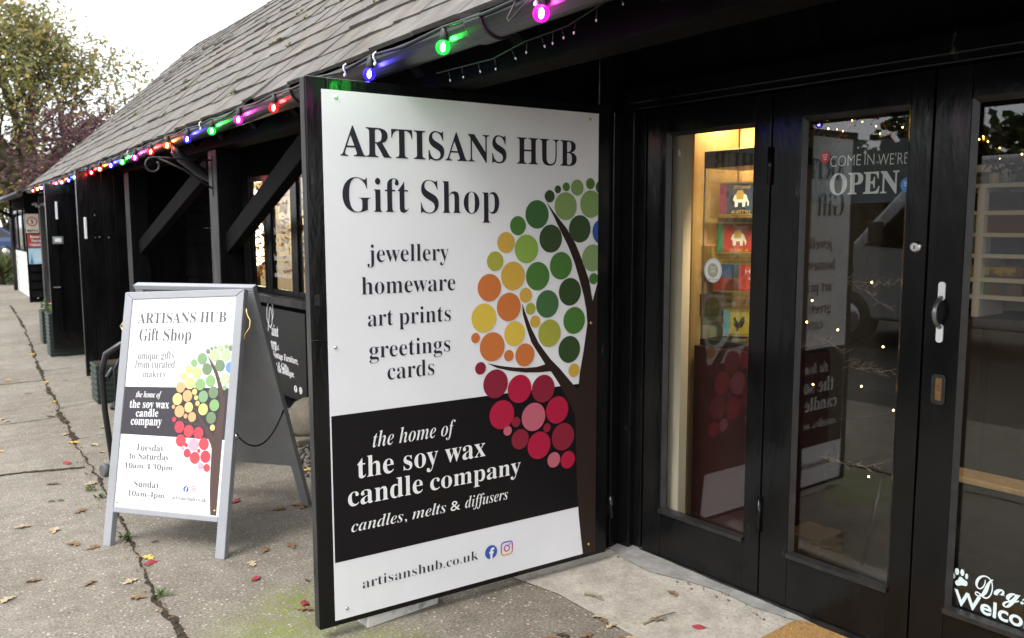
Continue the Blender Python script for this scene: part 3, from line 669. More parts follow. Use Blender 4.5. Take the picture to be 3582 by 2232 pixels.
# ------------------------------------------------------------------ A-board
A0 = Vector((0.606,4.252,0)); Ad = Vector((0.64276,-0.76607,0)); An = Vector((0.76607,0.64276,0))
Au = (ZV*1.19+An*0.25).normalized(); Ao = Ad.cross(Au).normalized()
if Ao.dot(An) > 0: Ao = -Ao
Pa = lambda u, v, off: A0 + Ad*u + Au*v + Ao*off
ab = thing('sandwich_board', 'grey framed A-board on the pavement with shop opening hours', 'sign', A0+Ad*0.32+An*0.35)
def ahex(mb, q, o0, o1, m=0):
    return mb.hexa([Pa(u,v,o0) for u,v in q]+[Pa(u,v,o1) for u,v in q], m)
for (q, nm) in ((((-0.008,0),(0.034,0),(0.032,1.172),(-0.012,1.206)), 'leg'), (((0.599,0),(0.648,0),(0.640,1.234),(0.598,1.200)), 'leg'),
                (((-0.011,1.207),(0.033,1.1725),(0.597,1.2005),(0.639,1.2345)), 'top_rail'), (((0.0345,0.160),(0.5985,0.162),(0.5985,0.187),(0.0345,0.187)), 'bottom_rail')):
    mb = MB(); ahex(mb, q, -0.036, 0.0); obj(nm, mb, M['grey'], ab, 0.003)
mb = MB(); ahex(mb, ((0.030,0.184),(0.600,0.187),(0.600,1.204),(0.030,1.177)), -0.014, -0.006); apn = obj('sign_panel', mb, mat('overexposed_white_board', (0.84,0.84,0.85), 0.35, var=0.015, vscale=3), ab)  # white raised above the big sign's, overexposure put into the colour
AO = -0.006
mb = MB(); mb.face([Pa(u,v,AO+0.0008) for u,v in ((0.034,0.528),(0.597,0.534),(0.597,0.772),(0.034,0.753))]); obj('black_band', mb, mat('overexposed_printed_black', (0.045,0.042,0.05), 0.4), apn, fix=False)  # black band lightened for the overexposure, like the dots
printed_tree(Pa, AO+0.0016, lambda u, v: (0.353+0.45*(u-0.693), 0.402+0.4824*(v-0.505)), 0.5985, apn, 0.45, 0.4824, OVEREXPOSED)
M['ink2'] = mat('overexposed_ink', (0.095,0.095,0.105), 0.4); M['ink3'] = mat('overexposed_pale_ink', (0.17,0.17,0.185), 0.4)  # inks lightened to stand for overexposed lettering
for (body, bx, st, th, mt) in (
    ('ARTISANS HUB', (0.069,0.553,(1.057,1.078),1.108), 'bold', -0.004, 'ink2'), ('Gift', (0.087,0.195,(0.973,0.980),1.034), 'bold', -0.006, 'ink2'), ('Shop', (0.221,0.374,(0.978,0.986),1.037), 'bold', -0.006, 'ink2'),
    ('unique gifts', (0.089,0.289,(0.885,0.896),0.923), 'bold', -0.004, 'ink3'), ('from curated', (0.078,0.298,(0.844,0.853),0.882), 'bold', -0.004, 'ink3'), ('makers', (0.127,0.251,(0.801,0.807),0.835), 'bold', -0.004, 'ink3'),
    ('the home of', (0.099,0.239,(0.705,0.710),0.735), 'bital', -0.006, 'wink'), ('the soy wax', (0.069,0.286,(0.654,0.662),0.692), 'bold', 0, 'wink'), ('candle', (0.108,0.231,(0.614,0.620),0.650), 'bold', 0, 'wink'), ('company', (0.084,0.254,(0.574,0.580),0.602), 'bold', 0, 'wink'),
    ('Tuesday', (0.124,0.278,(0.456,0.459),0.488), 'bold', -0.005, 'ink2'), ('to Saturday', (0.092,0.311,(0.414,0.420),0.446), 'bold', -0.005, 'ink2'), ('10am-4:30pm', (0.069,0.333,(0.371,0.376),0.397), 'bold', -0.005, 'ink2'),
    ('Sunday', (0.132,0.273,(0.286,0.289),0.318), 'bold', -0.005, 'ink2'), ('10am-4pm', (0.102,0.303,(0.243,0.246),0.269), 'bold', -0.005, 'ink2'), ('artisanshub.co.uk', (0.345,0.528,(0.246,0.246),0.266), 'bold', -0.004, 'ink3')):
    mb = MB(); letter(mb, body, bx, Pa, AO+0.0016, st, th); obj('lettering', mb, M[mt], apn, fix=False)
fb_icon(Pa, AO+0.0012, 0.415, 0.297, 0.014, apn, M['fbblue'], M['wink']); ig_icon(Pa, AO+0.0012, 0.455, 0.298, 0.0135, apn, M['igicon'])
for (u, v) in ((0.051,1.144),(0.571,1.166),(0.048,0.208),(0.575,0.211)):
    mb = MB(); mb.lathe([(0.006,0),(0.005,0.002),(0.002,0.003)], Pa(u,v,AO+0.001), Ao, 10); obj('screw', mb, M['brass'], ab)
for (u, s_, v0, v1) in ((0.648,1,1.012,1.135),(-0.010,-1,1.0,1.085)):
    mb = MB(); w = 0.026*s_
    mb.tube([Pa(u,v1+0.012,-0.018), Pa(u+0.004*s_,v1-0.01,-0.018), Pa(u+w*0.5,v1-0.028,-0.018), Pa(u+w,v1-0.045,-0.018), Pa(u+w,v0+0.045,-0.018), Pa(u+w*0.5,v0+0.026,-0.018), Pa(u+0.004*s_,v0+0.01,-0.018), Pa(u,v0-0.014,-0.018)], 0.0042, 8); obj('handle', mb, M['brass'], ab)
# rear leaf
B0 = A0+An*0.775; Bu = (ZV*1.195-An*0.445).normalized(); Bo = Ad.cross(Bu).normalized()
if Bo.dot(An) < 0: Bo = -Bo
Pb = lambda u, v, off: B0 + Ad*u + Bu*v + Bo*off
def bhex(mb, q, o0, o1): return mb.hexa([Pb(u,v,o0) for u,v in q]+[Pb(u,v,o1) for u,v in q])
for q, nm in ((((0.0,0),(0.045,0),(0.035,1.275),(-0.01,1.275)),'leg'), (((0.615,0),(0.66,0),(0.650,1.275),(0.605,1.275)),'leg'), (((-0.012,1.2755),(0.652,1.2755),(0.652,1.30),(-0.012,1.30)),'top_rail')):
    mb = MB(); bhex(mb, q, -0.018, 0.018); obj(nm, mb, M['greydark'] if nm == 'leg' else M['grey'], ab, 0.003)
mb = MB(); bhex(mb, ((0.046,0.26),(0.614,0.26),(0.604,1.274),(0.036,1.274)), -0.006, 0.006); obj('back_panel', mb, M['greydark'], ab)
ch = MB(); c0 = Pa(0.650,0.555,-0.025); c1 = Pb(0.655,0.62,-0.02); cps = []
for k in range(15):
    t = k/14; q = c0.lerp(c1, t); q.z -= 0.105*4*t*(1-t)*(1.0); cps.append(q)
ch.tube(cps, 0.0042, 6); obj('chain', ch, M['pvcblack'], ab)
mb = MB(); mb.lathe([(0.012,0),(0.012,0.004),(0.006,0.006),(0.005,0.012)], Pa(0.648,0.555,-0.02), Ad, 10); obj('screw', mb, M['steel'], ab)

# ------------------------------------------------------------------ festoon lights on the gutter
FC = dict(magenta=(1.0,0.02,0.75), green=(0.02,1.0,0.12), blue=(0.06,0.03,1.0), orange=(1.0,0.22,0.01), red=(1.0,0.015,0.015))
def globemat(nm, c):
    m = bpy.data.materials.new(nm+'_bulb_glass'); m.use_nodes = True; N, L = m.node_tree.nodes, m.node_tree.links; N.remove(N['Principled BSDF'])
    tr = N.new('ShaderNodeBsdfTransparent'); tr.inputs[0].default_value = (*[0.25+0.7*x for x in c], 1)
    em = N.new('ShaderNodeEmission'); em.inputs[0].default_value = (*c, 1); em.inputs[1].default_value = 0.9
    gl = N.new('ShaderNodeBsdfGlossy'); gl.inputs['Roughness'].default_value = 0.05
    lw = N.new('ShaderNodeLayerWeight'); lw.inputs[0].default_value = 0.35
    m1 = N.new('ShaderNodeMixShader'); m1.inputs[0].default_value = 0.42; L.new(tr.outputs[0], m1.inputs[1]); L.new(em.outputs[0], m1.inputs[2])
    m2 = N.new('ShaderNodeMixShader'); mm = N.new('ShaderNodeMath'); mm.operation = 'MULTIPLY'; mm.inputs[1].default_value = 0.35; L.new(lw.outputs['Fresnel'], mm.inputs[0]); L.new(mm.outputs[0], m2.inputs[0])
    L.new(m1.outputs[0], m2.inputs[1]); L.new(gl.outputs[0], m2.inputs[2]); L.new(m2.outputs[0], N['Material Output'].inputs['Surface']); return m
def bulb_z(y): return 2.050+eave_sag(y)
BT = {}
def bulb_proto(col):
    c = FC[col]; t = thing('festoon_bulb', '', 'light bulb', (0,0,0))
    tl = Vector((-0.12,0.05,-1)).normalized()
    h = MB(); h.lathe([(0.008,0.062),(0.0125,0.058),(0.0135,0.03),(0.0115,0.018)], (0,0,0), -tl, 12); obj('socket', h, M['pvcblack'], t)
    g = MB(); g.lathe([(0.009,-0.020)]+[(0.0235*math.sin(a), -0.0235*math.cos(a)) for a in [0.5+2.6*k/10 for k in range(11)]], (0,0,0), tl, 18); obj('globe', g, globemat(col, c), t)
    f = MB(); f.lathe([(0.001,-0.015),(0.006,-0.009),(0.0078,0.0),(0.006,0.009),(0.001,0.014)], (0,0,0), tl, 10)
    hot = [0.16+0.84*x for x in c]; obj('filament', f, emis(col+'_filament', hot, 170), t)
    return t
ORD = ['first','second','third','fourth','fifth','sixth','seventh','eighth','ninth','tenth']
seq = ['magenta','green','blue','orange','red']; ysb = [1.82+0.5135*k for k in range(25)]
cnt = {}
for k, y in enumerate(ysb):
    col = seq[k % 5]
    if k == 3: continue                       # hidden behind the open door
    p = Vector((1.360+0.004*math.sin(k*2.3), y, bulb_z(y)+0.004*math.sin(k*1.7)))
    cnt[col] = cnt.get(col, 0)+1
    if k == 0: lab = 'magenta festoon bulb above the sign at the top edge of the picture, lit'
    elif k == 1: lab = 'green festoon bulb on the gutter above the big white sign, lit'
    elif k == 2: lab = 'blue festoon bulb at the top left corner of the big sign, lit'
    elif k < 14: lab = '%s lit festoon bulb on the gutter, %s %s one left of the big sign' % (col, ORD[sum(1 for j in range(4, k+1) if seq[j % 5] == col)-1], col)
    else: lab = '%s lit festoon bulb on the far gutter, %s %s one beyond the open plank doors' % (col, ORD[sum(1 for j in range(14, k+1) if seq[j % 5] == col)-1], col)
    if col not in BT: BT[col] = o = bulb_proto(col); o.location = p
    else: o = dup(BT[col], p)
    o['label'] = lab; o['group'] = 'coloured festoon bulbs along the gutter'
cb = MB(); cp = []
for k in range(-4, 2*25):
    y = 1.82+0.5135*k/2; cp.append(Vector((1.362 if k % 2 == 0 else 1.358, y, bulb_z(y)+(0.064 if k % 2 == 0 else 0.050+0.006*math.sin(k)))))
cb.tube(cp, 0.0045, 6)
cb.tube([Vector((1.345,1.80,2.10)), Vector((1.33,1.86,2.07)), Vector((1.335,1.93,2.045)), Vector((1.345,1.955,2.06)), Vector((1.355,1.93,2.10))], 0.0032, 6)
cab = solo('festoon_cable', cb, M['pvcblack'], 'black cable of the festoon lights running along the gutter edge', 'cable')
cl = MB()
clips = []
for y in (1.84, 2.80, 3.06, 5.1, 7.2):
    mb = MB(); z = bulb_z(y)+0.058
    mb.tube([Vector((1.362,y,z+0.012)), Vector((1.352,y,z+0.004)), Vector((1.350,y,z-0.008)), Vector((1.356,y,z-0.018)), Vector((1.362,y,z-0.03))], 0.0035, 6); mb.lathe([(0.006,-0.003),(0.006,0.003)], (1.356,y,z-0.03), (1,0,0), 8)
    o = solo('cable_clip', mb, M['pvcwhite'], {1.84:'white cable clip above the magenta bulb at the top edge',2.80:'white cable clip beside the blue bulb over the sign',3.06:'white cable clip at the top left corner of the sign',5.1:'white cable clip beside the bulbs near the bare post',7.2:'white cable clip on the gutter over the plank doors'}[y], 'clip', 'white clips holding the festoon cable')
# thin unlit string of tiny lights under the gutter
ms_ = MB(); pts = [atX(1000/KD+x/1.9892/KD, y/1.9892/KD, 1.50) for x, y in ((2600,-180),(2240,0),(1960,180),(1840,225),(1660,290),(1440,410),(1220,465),(1050,510))]
ms_.tube(pts, 0.0022, 5)
sr = random.Random(4)
mst = thing('micro_light_string', 'thin dark string of tiny unlit lights hanging below the gutter', 'string lights', pts[3])
obj('cable', ms_, M['pvcblack'], mst)
for k in range(13):
    t = 0.03+k*0.075; i = int(t*(len(pts)-1)); q = pts[i].lerp(pts[i+1], t*(len(pts)-1)-i); d = Vector((sr.uniform(-.3,.3), sr.uniform(-.6,.6), -1)).normalized()
    mb = MB(); mb.tube([q, q+d*sr.uniform(0.018,0.034)], 0.0014, 5); e = q+d*0.034; mb.lathe([(0.0025,0),(0.0028,0.004),(0.001,0.008)], e-d*0.004, d, 6, 1); obj('micro_bulb', mb, [M['pvcblack'], M['pvcwhite']], mst)
# wrought iron bracket on the first post
wb_ = MB(); c = Vector((1.235,5.78,1.885))
wb_.tube([Vector((1.60,5.78,1.93)), Vector((1.235,5.78,1.935))]+[c+Vector((math.sin(-a)*(0.050-0.005*k/3), 0, math.cos(a)*(0.050-0.005*k/3))) for k, a in enumerate([0.5+0.5*i for i in range(11)])], 0.0065, 8)
wb_.tube([Vector((1.27,5.78,1.93)), Vector((1.42,5.78,1.865)), Vector((1.60,5.78,1.745))], 0.0065, 8); wb_.box((1.594,5.77,1.70),(1.60,5.79,1.96))
solo('hanging_bracket', wb_, M['pvcblack'], 'black wrought iron scroll bracket fixed to the nearest bare post', 'bracket')

# ------------------------------------------------------------------ plank doors beyond, folded open
def plank_door(Y, x0, x1, z0, z1, label, glazed=False):
    mb = MB(); n = 5
    if not glazed:
        for k in range(n):
            a = x0+(x1-x0)*k/n; b_ = x0+(x1-x0)*(k+1)/n; mb.box((a+0.0015,Y+0.0015*(k % 2),z0),(b_-0.0015,Y+0.025,z1))
    if not glazed: mb.box((x0+0.001,Y+0.0255,z0+0.001),(x1-0.001,Y+0.045,z1-0.001))
    else:
        mb.box((x0,Y,z0),(x0+0.11,Y+0.045,z1)); mb.box((x1-0.11,Y,z0),(x1,Y+0.045,z1)); mb.box((x0+0.11,Y+0.001,z0),(x1-0.11,Y+0.045,z0+0.22)); mb.box((x0+0.11,Y+0.001,z1-0.12),(x1-0.11,Y+0.045,z1)); mb.box((x0+0.11,Y+0.025,z0+0.22),(x1-0.11,Y+0.04,z1-0.12))
    o = obj('barn_door', mb, M['black'], barn, 0.003, label=label)
    return o
d1 = plank_door(9.18, 1.245, 1.80, 0.02, 2.035, 'plain plank door folded open with a white pull strip')
a = atY(200,515,9.18); b_ = atY(207,566,9.18); mb = MB(); mb.box((a.x-0.008,9.155,b_.z),(a.x+0.014,9.18,a.z)); obj('door_handle', mb, M['pvcwhite'], d1, 0.003)
for (x, y) in ((226,563),(236,562),(258,563),(224,510)):
    q = atY(x,y,9.18); mb = MB(); mb.lathe([(0.007,0),(0.004,0.004)], (q.x,9.18,q.z), (0,-1,0), 8); obj('screw', mb, M['steel'], d1)
d2 = plank_door(10.87, 1.155, 1.80, 0.09, 1.975, 'framed black door folded open with a letter plate', True)
a = atY(131,478,10.87); b_ = atY(135,520,10.87); mb = MB(); mb.box((a.x-0.006,10.85,b_.z),(a.x+0.016,10.87,a.z)); obj('door_handle', mb, M['pvcwhite'], d2, 0.003)
a = atY(124,561,10.87); b_ = atY(150,578,10.87); mb = MB(); mb.box((a.x,10.835,b_.z),(b_.x,10.87,a.z)); mb.box((a.x+0.02,10.83,b_.z+0.02),(b_.x-0.02,10.836,a.z-0.02),1); obj('letter_plate', mb, [M['steel'], M['pvcwhite']], d2, 0.004)
a = atY(127,680,10.87); mb = MB(); mb.box((a.x,10.855,a.z-0.012),(a.x+0.07,10.87,a.z)); obj('latch', mb, M['steel'], d2, 0.002)
# matching leaves of the next openings and the partition walls behind them
pw = MB(); 
for k in range(8): pw.box((1.77+k*0.085,9.24,0),(1.77+k*0.085+0.082,9.27+0.003*(k % 2),2.3))
obj('partition', pw, M['blackrough'], barn); pw2 = MB()
for k in range(8): pw2.box((1.77+k*0.085,10.93,0),(1.77+k*0.085+0.082,10.96+0.003*(k % 2),2.3))
obj('partition', pw2, M['blackrough'], barn)

# ------------------------------------------------------------------ the neighbouring shop window
def wbox(mb, s0, s1, o0, o1, z0, z1, m=0): return mb.dbox(s0, s1, o0, o1, z0, z1, m)
wf = MB(); fw_ = 0.05
pst = [WS0] + [q for l in reversed(LIGHTS) for q in l] + [WS1]
for k in range(0, len(pst), 2):
    wbox(wf, pst[k], pst[k+1], -0.026, 0.02, WZ0, WZ1)
for (a, b_) in LIGHTS:
    wbox(wf, a+0.001, b_-0.001, -0.024, 0.018, WZ0, WZ0+fw_); wbox(wf, a+0.001, b_-0.001, -0.024, 0.018, WZ1-fw_, WZ1)
    wbox(wf, a+0.0015, a+0.012, -0.014, 0.016, WZ0+fw_, WZ1-fw_); wbox(wf, b_-0.012, b_-0.0015, -0.014, 0.016, WZ0+fw_, WZ1-fw_)
win = obj('window', wf, M['black'], barn, 0.003)
for (a, b_) in LIGHTS:
    mb = MB(); wbox(mb, a+0.0125, b_-0.0125, -0.008, -0.004, WZ0+fw_+0.001, WZ1-fw_-0.001); obj('pane', mb, M['glass'], win)
mb = MB(); wbox(mb, WS0-0.1, WS1+0.02, -0.13, 0.02, WZ0-0.06, WZ0-0.001); obj('window_sill', mb, M['blackedge'], win, 0.005)
Pw = lambda u, v, off: D(-u, -0.0085-off, v)
def paint_logo(mb, P, u0, z0, k, off):
    """looped P, 'aint' and 'barn' """
    loop = [(0.00,0.02),(0.02,0.10),(0.045,0.20),(0.07,0.27),(0.10,0.24),(0.115,0.17),(0.10,0.10),(0.06,0.06),(0.02,0.09),(-0.02,0.15),(-0.015,0.24),(0.03,0.31),(0.085,0.33),(0.13,0.29),(0.14,0.22),(0.115,0.13)]
    sm = []
    for i in range(len(loop)-1):
        for q in range(4): sm.append((loop[i][0]+(loop[i+1][0]-loop[i][0])*q/4, loop[i][1]+(loop[i+1][1]-loop[i][1])*q/4))
    ribbon(mb, [(u0+x*k, z0+y*k) for x, y in sm], 0.011*k, P, off)
    letter(mb, 'aint', (u0+0.09*k, u0+0.25*k, z0-0.01*k, z0+0.10*k), P, off, 'bold'); letter(mb, 'barn', (u0, u0+0.20*k, z0-0.15*k, z0-0.03*k), P, off, 'bold')
    ribbon(mb, [(u0+0.215*k, z0-0.14*k), (u0+0.24*k, z0-0.09*k), (u0+0.25*k, z0-0.14*k)], 0.012*k, P, off)
mb = MB(); s1_, zt_ = atD(648,470,-0.01)
paint_logo(mb, Pw, -s1_+0.02, atD(668,500,-0.01)[1], 1.0, 0)
for body, (xl, xr), yb, yt in (('Bespoke Upcycle', (649,689), 556, 541), ('and Vintage', (653,686), 575, 560), ('Furniture,', (654,684), 597, 582), ('Homeware & Gifts', (648,690), 618, 603), ('plus Ladies', (655,686), 639, 624), ('Fashion Boutique', (648,690), 658, 645)):
    zb = atD(669,yb,-0.01)[1]; zt2 = atD(669,yt,-0.01)[1]; u0 = -atD(xl,yb,-0.01)[0]; u1 = -atD(xr,yb,-0.01)[0]
    letter(mb, body, (u0,u1,zb,zt2), Pw, 0, 'bold')
obj('lettering', mb, M['wink'], win, fix=False)
# its lit interior
ri = MB(); ri.dbox(5.3,8.6,0.9,0.95,0,2.3); ri.dbox(5.3,5.35,0.06,0.9,0,2.3); ri.dbox(8.55,8.6,0.06,0.9,0,2.3); ri.dbox(5.35,8.55,0.06,0.9,2.25,2.3); ri.dbox(5.35,8.55,0.06,0.9,0.6,0.65)
obj('display_bay', ri, M['cream'], barn)
wlm = emis('window_lamp', (1.0,0.86,0.55), 6); LS = atD(608,500,0.45)[0]; mb = MB(); mb.tube([D(LS,0.45,1.10), D(LS,0.45,1.86)], 0.055, 12); t = thing('window_lamp', 'bright upright lamp shining in the left light of the paint shop window', 'lamp', D(LS,0.45,0.65)); obj('tube', mb, wlm, t); li = bpy.data.lights.new('lamp_light', 'POINT'); li.energy = 13; li.color = (1.0,0.80,0.5); li.shadow_soft_size = 0.08; lo = bpy.data.objects.new('lamp_light', li); COL.objects.link(lo); lo.parent = t; lo.location = DN*-0.1+ZV*0.9
mb = MB(); mb.tube([D(LS,0.45,0.65),D(LS,0.45,1.10)],0.016,10); mb.lathe([(0.07,0),(0.06,0.015),(0.02,0.03)], D(LS,0.45,0.65), ZV, 16); obj('stand', mb, M['pvcblack'], t)
def foliage(mb, path, n, r, size, rg_, cols, m=0):
    for k in range(n):
        t_ = rg_.random()*(len(path)-1); i = min(int(t_), len(path)-2); q = path[i].lerp(path[i+1], t_-i)
        q = q+Vector((rg_.gauss(0,r), rg_.gauss(0,r), rg_.gauss(0,r)))*0.7
        a = Vector((rg_.gauss(0,1),rg_.gauss(0,1),rg_.gauss(0,1))).normalized(); b_ = a.orthogonal().normalized(); sz = size*rg_.uniform(0.6,1.3); c = rg_.choice(cols)
        mb.face([q-a*sz, q+b_*sz*0.45, q+a*sz, q-b_*sz*0.45], m, False, c)
    return mb
M['autumn'] = leafmat('autumn_leaves', (0.55,0.16,0.02), (0.60,0.30,0.04), 0.5)
for i, (sa_, lab) in enumerate(((atD(620,560,0.16)[0],'orange autumn leaf garland hanging beside the bright lamp in the window'), (atD(712,500,0.16)[0],'orange autumn leaf garland in the right light of the paint shop window'), (atD(672,560,0.16)[0], 'orange autumn leaf garland behind the window lettering'))):
    mb = MB(); foliage(mb, [D(sa_-0.05,0.16,1.86), D(sa_+0.03,0.16,1.6), D(sa_-0.04,0.16,1.3), D(sa_+0.02,0.16,1.05)], 170 if i < 2 else 60, 0.05, 0.03, random.Random(20+i), [(1,1,1),(0.8,0.6,0.5),(1.2,1.0,0.7),(0.7,0.35,0.3)])
    solo('leaf_garland', mb, M['autumn'], lab, 'garland', 'autumn garlands in the paint shop window')
# hanging board below the window
bs0, bs1 = atD(728,800,-0.06)[0], atD(600,800,-0.06)[0]
btop = atD(608,722,-0.06)[1]; bbot = atD(715,950,-0.06)[1]
ban = thing('hanging_board', 'black Paint barn advertising board below the shop window', 'sign', D((bs0+bs1)/2,-0.06,bbot))
mb = MB(); mb.dbox(bs0, bs1+0.15, -0.075, -0.06, bbot, btop); bp_ = obj('board', mb, mat('black_panel', (0.011,0.011,0.012), 0.4), ban, 0.003)
Pn = lambda u, v, off: D(-u, -0.0752-off, v)
mb = MB(); q = atD(636,790,-0.075); paint_logo(mb, Pn, -q[0], q[1], 0.85, 0.001)
for body, xl, xr, yb, yt in (('Bespoke and Vintage Furniture,', 610, 707, 860, 842), ('Homeware & Gifts', 622, 684, 876, 862), ('plus Ladies Fashion Boutique.', 612, 698, 891, 876)):
    u1 = -atD(xr,yb+4,-0.075)[0]; u0 = -atD(xl,yb-14,-0.075)[0]; zb = atD(xr,yb+4,-0.075)[1]; letter(mb, body, (u0,u1,zb,zb+0.052), Pn, 0.001, 'bold')
for x in (701, 713):
    q = atD(x, 922 if x < 705 else 926, -0.075); disc(mb, -q[0], q[1], 0.028, Pn, 0.001, 0, 24)
q = atD(701,922,-0.075); letter(mb, 'f', (-q[0]-0.009,-q[0]+0.014,q[1]-0.022,q[1]+0.020), Pn, 0.0018, 'sans', 0.02, 1)
q = atD(713,926,-0.075); ribbon(mb, rrect(-q[0]-0.014,-q[0]+0.014,q[1]-0.014,q[1]+0.014,0.006), 0.004, Pn, 0.0018, 1, True)
obj('lettering', mb, [M['wink'], M['band']], bp_, fix=False)
# staddle stone and gravel under the window
sx = atZ(708,1012); sx = Vector((2.16,5.62,0))
mb = MB(); mb.box((sx.x-0.17,sx.y-0.2,0),(sx.x+0.2,sx.y+0.2,0.055)); t = thing('staddle_stone', 'old rounded staddle stone on a square slab behind the A-board', 'stone', sx)
obj('base_slab', mb, M['stone'], t, 0.012)
mb = MB(); mb.lathe([(0.165,0.056),(0.172,0.09),(0.165,0.15),(0.14,0.215),(0.10,0.265),(0.05,0.29),(0.01,0.295)], sx, ZV, 18); obj('stem', mb, M['stone'], t)
gv = MB(); rg = random.Random(31)
for k in range(900):
    x = rg.uniform(1.80,2.40); y = rg.uniform(4.75,7.4); r_ = rg.uniform(0.010,0.024)
    if abs(x-sx.x) < 0.2 and abs(y-sx.y) < 0.21: continue
    v = rg.uniform(0.6,1.3); i0 = len(gv.f); gv.lathe([(r_*0.5,-r_*0.3),(r_,0.1*r_),(r_*0.55,r_*0.6)], (x,y,0.004+r_*0.3), (rg.gauss(0,.3),rg.gauss(0,.3),1), 6)
    for j in range(i0, len(gv.f)): gv.c[j] = (v,v*0.97,v*0.92)
go = struct('gravel', gv, mat('gravel_stones', (0.10,0.095,0.085), 0.9, tint=True, var=0.2), 'stuff'); go['label'] = 'dark gravel and dead leaves along the foot of the wall'; go['category'] = 'gravel'

# ------------------------------------------------------------------ chair behind the A-board, planters
gcn = thing('garden_chair', 'black metal tube garden chair half hidden behind the A-board', 'chair', (1.0,5.25,0))
cx, cy = 0.80, 5.30; Cd = Vector((0.88,-0.30,0)).normalized(); Cn = Vector((0.30,0.88,0)).normalized()
Pc = lambda u, v, z: Vector((cx,cy,0))+Cd*u+Cn*v+ZV*z
mb = MB(); mb.tube([Pc(0.02,0.10,0.0), Pc(0,0.02,0.42), Pc(0,-0.02,0.66), Pc(0.03,-0.03,0.77), Pc(0.11,-0.03,0.825), Pc(0.39,-0.03,0.825), Pc(0.47,-0.03,0.77), Pc(0.50,-0.02,0.66), Pc(0.50,0.02,0.42), Pc(0.48,0.10,0)], 0.017, 10); obj('back_frame', mb, M['gutter'], gcn)
mb = MB()
for sgn in (0.07, 0.43): mb.tube([Pc(sgn,-0.02,0.44), Pc(sgn,-0.025,0.68), Pc(sgn+(0.03 if sgn < 0.2 else -0.03),-0.028,0.74)], 0.010, 8)
mb.extrude([Pc(u,-0.03,z) for u, z in rrect(0.085,0.415,0.50,0.74,0.05)], Cn*0.012); obj('backrest', mb, M['pvcblack'], gcn)
mb = MB(); mb.extrude([Pc(u,v,0.43) for u, v in rrect(0.02,0.48,0.0,0.44,0.06)], ZV*0.022); obj('seat', mb, M['pvcblack'], gcn, 0.005)
for u in (0.02, 0.48):
    mb = MB(); mb.tube([Pc(u,0.42,0.43), Pc(u,0.43,0.25), Pc(u,0.47,0.0)], 0.015, 8); obj('leg', mb, M['gutter'], gcn)
    mb = MB(); mb.tube([Pc(u,0.0,0.62), Pc(u,0.2,0.645), Pc(u,0.42,0.62), Pc(u,0.44,0.43)], 0.015, 8); obj('armrest', mb, M['gutter'], gcn)
mb = MB(); mb.lathe([(0.035,-0.02),(0.045,0),(0.035,0.02)], atZ(250,1128)+Vector((0,0,0.035)), (1,0.3,0), 16)
solo('rubber_weight', mb, mat('grey_rubber', (0.10,0.10,0.10), 0.7), 'round grey weight on the ground behind the left leg of the A-board', 'weight')
M['planter'] = mat('green_black_plastic', (0.015,0.03,0.024), 0.45)
M['petal'] = mat('flower_petals', (0.7,0.7,0.7), 0.6, tint=True); M['pleaf'] = leafmat('planter_leaves', (0.03,0.075,0.015), (0.09,0.16,0.035))
def planter(x0, x1, y0, y1, h, label, fc, seed):
    rg_ = random.Random(seed); t = thing('planter', label, 'planter', ((x0+x1)/2,(y0+y1)/2,0), 'ribbed planters beside the open doors')
    mb = MB(); n = max(4, int(h/0.045))
    for k in range(n):
        z = h*k/n; mb.box((x0+0.006,y0+0.006,z),(x1-0.006,y1-0.006,z+h/n*0.45)); mb.box((x0,y0,z+h/n*0.45),(x1,y1,z+h/n))
    obj('box', mb, M['planter'], t, 0.004)
    mb = MB(); mb.box((x0+0.02,y0+0.02,h-0.02),(x1-0.02,y1-0.02,h+0.004)); obj('soil', mb, M['soil'], t)
    if seed == 43: return
    c0, c1 = Vector((x0+0.04,(y0+y1)/2,h+0.05)), Vector((x1-0.04,(y0+y1)/2,h+0.05))
    mb = MB(); foliage(mb, [c0,c1], 160, 0.07, 0.028, rg_, [(1,1,1),(0.7,0.8,0.7),(1.3,1.3,0.9)]); fo = obj('foliage', mb, M['pleaf'], t, fix=False)
    mb = MB(); foliage(mb, [c0+ZV*0.04,c1+ZV*0.04], 26, 0.06, 0.02, rg_, [fc]); obj('flowers', mb, M['petal'], fo, fix=False)
q = atZ(113,815); planter(q.x-0.05, q.x+0.45, q.y, q.y+0.32, 0.42, 'tall ribbed green planter with yellow flowers by the farther open door', (1.1,0.75,0.05), 41)
q = atZ(124,847); planter(q.x-0.015, q.x+0.50, 10.93, 11.25, 0.50, 'ribbed dark planter with pink flowers behind the door with the letter plate', (1.0,0.15,0.45), 42)
planter(1.12, 1.50, 7.75, 8.05, 0.33, 'empty ribbed dark planter behind the garden chair', (0.06,0.10,0.03), 43)

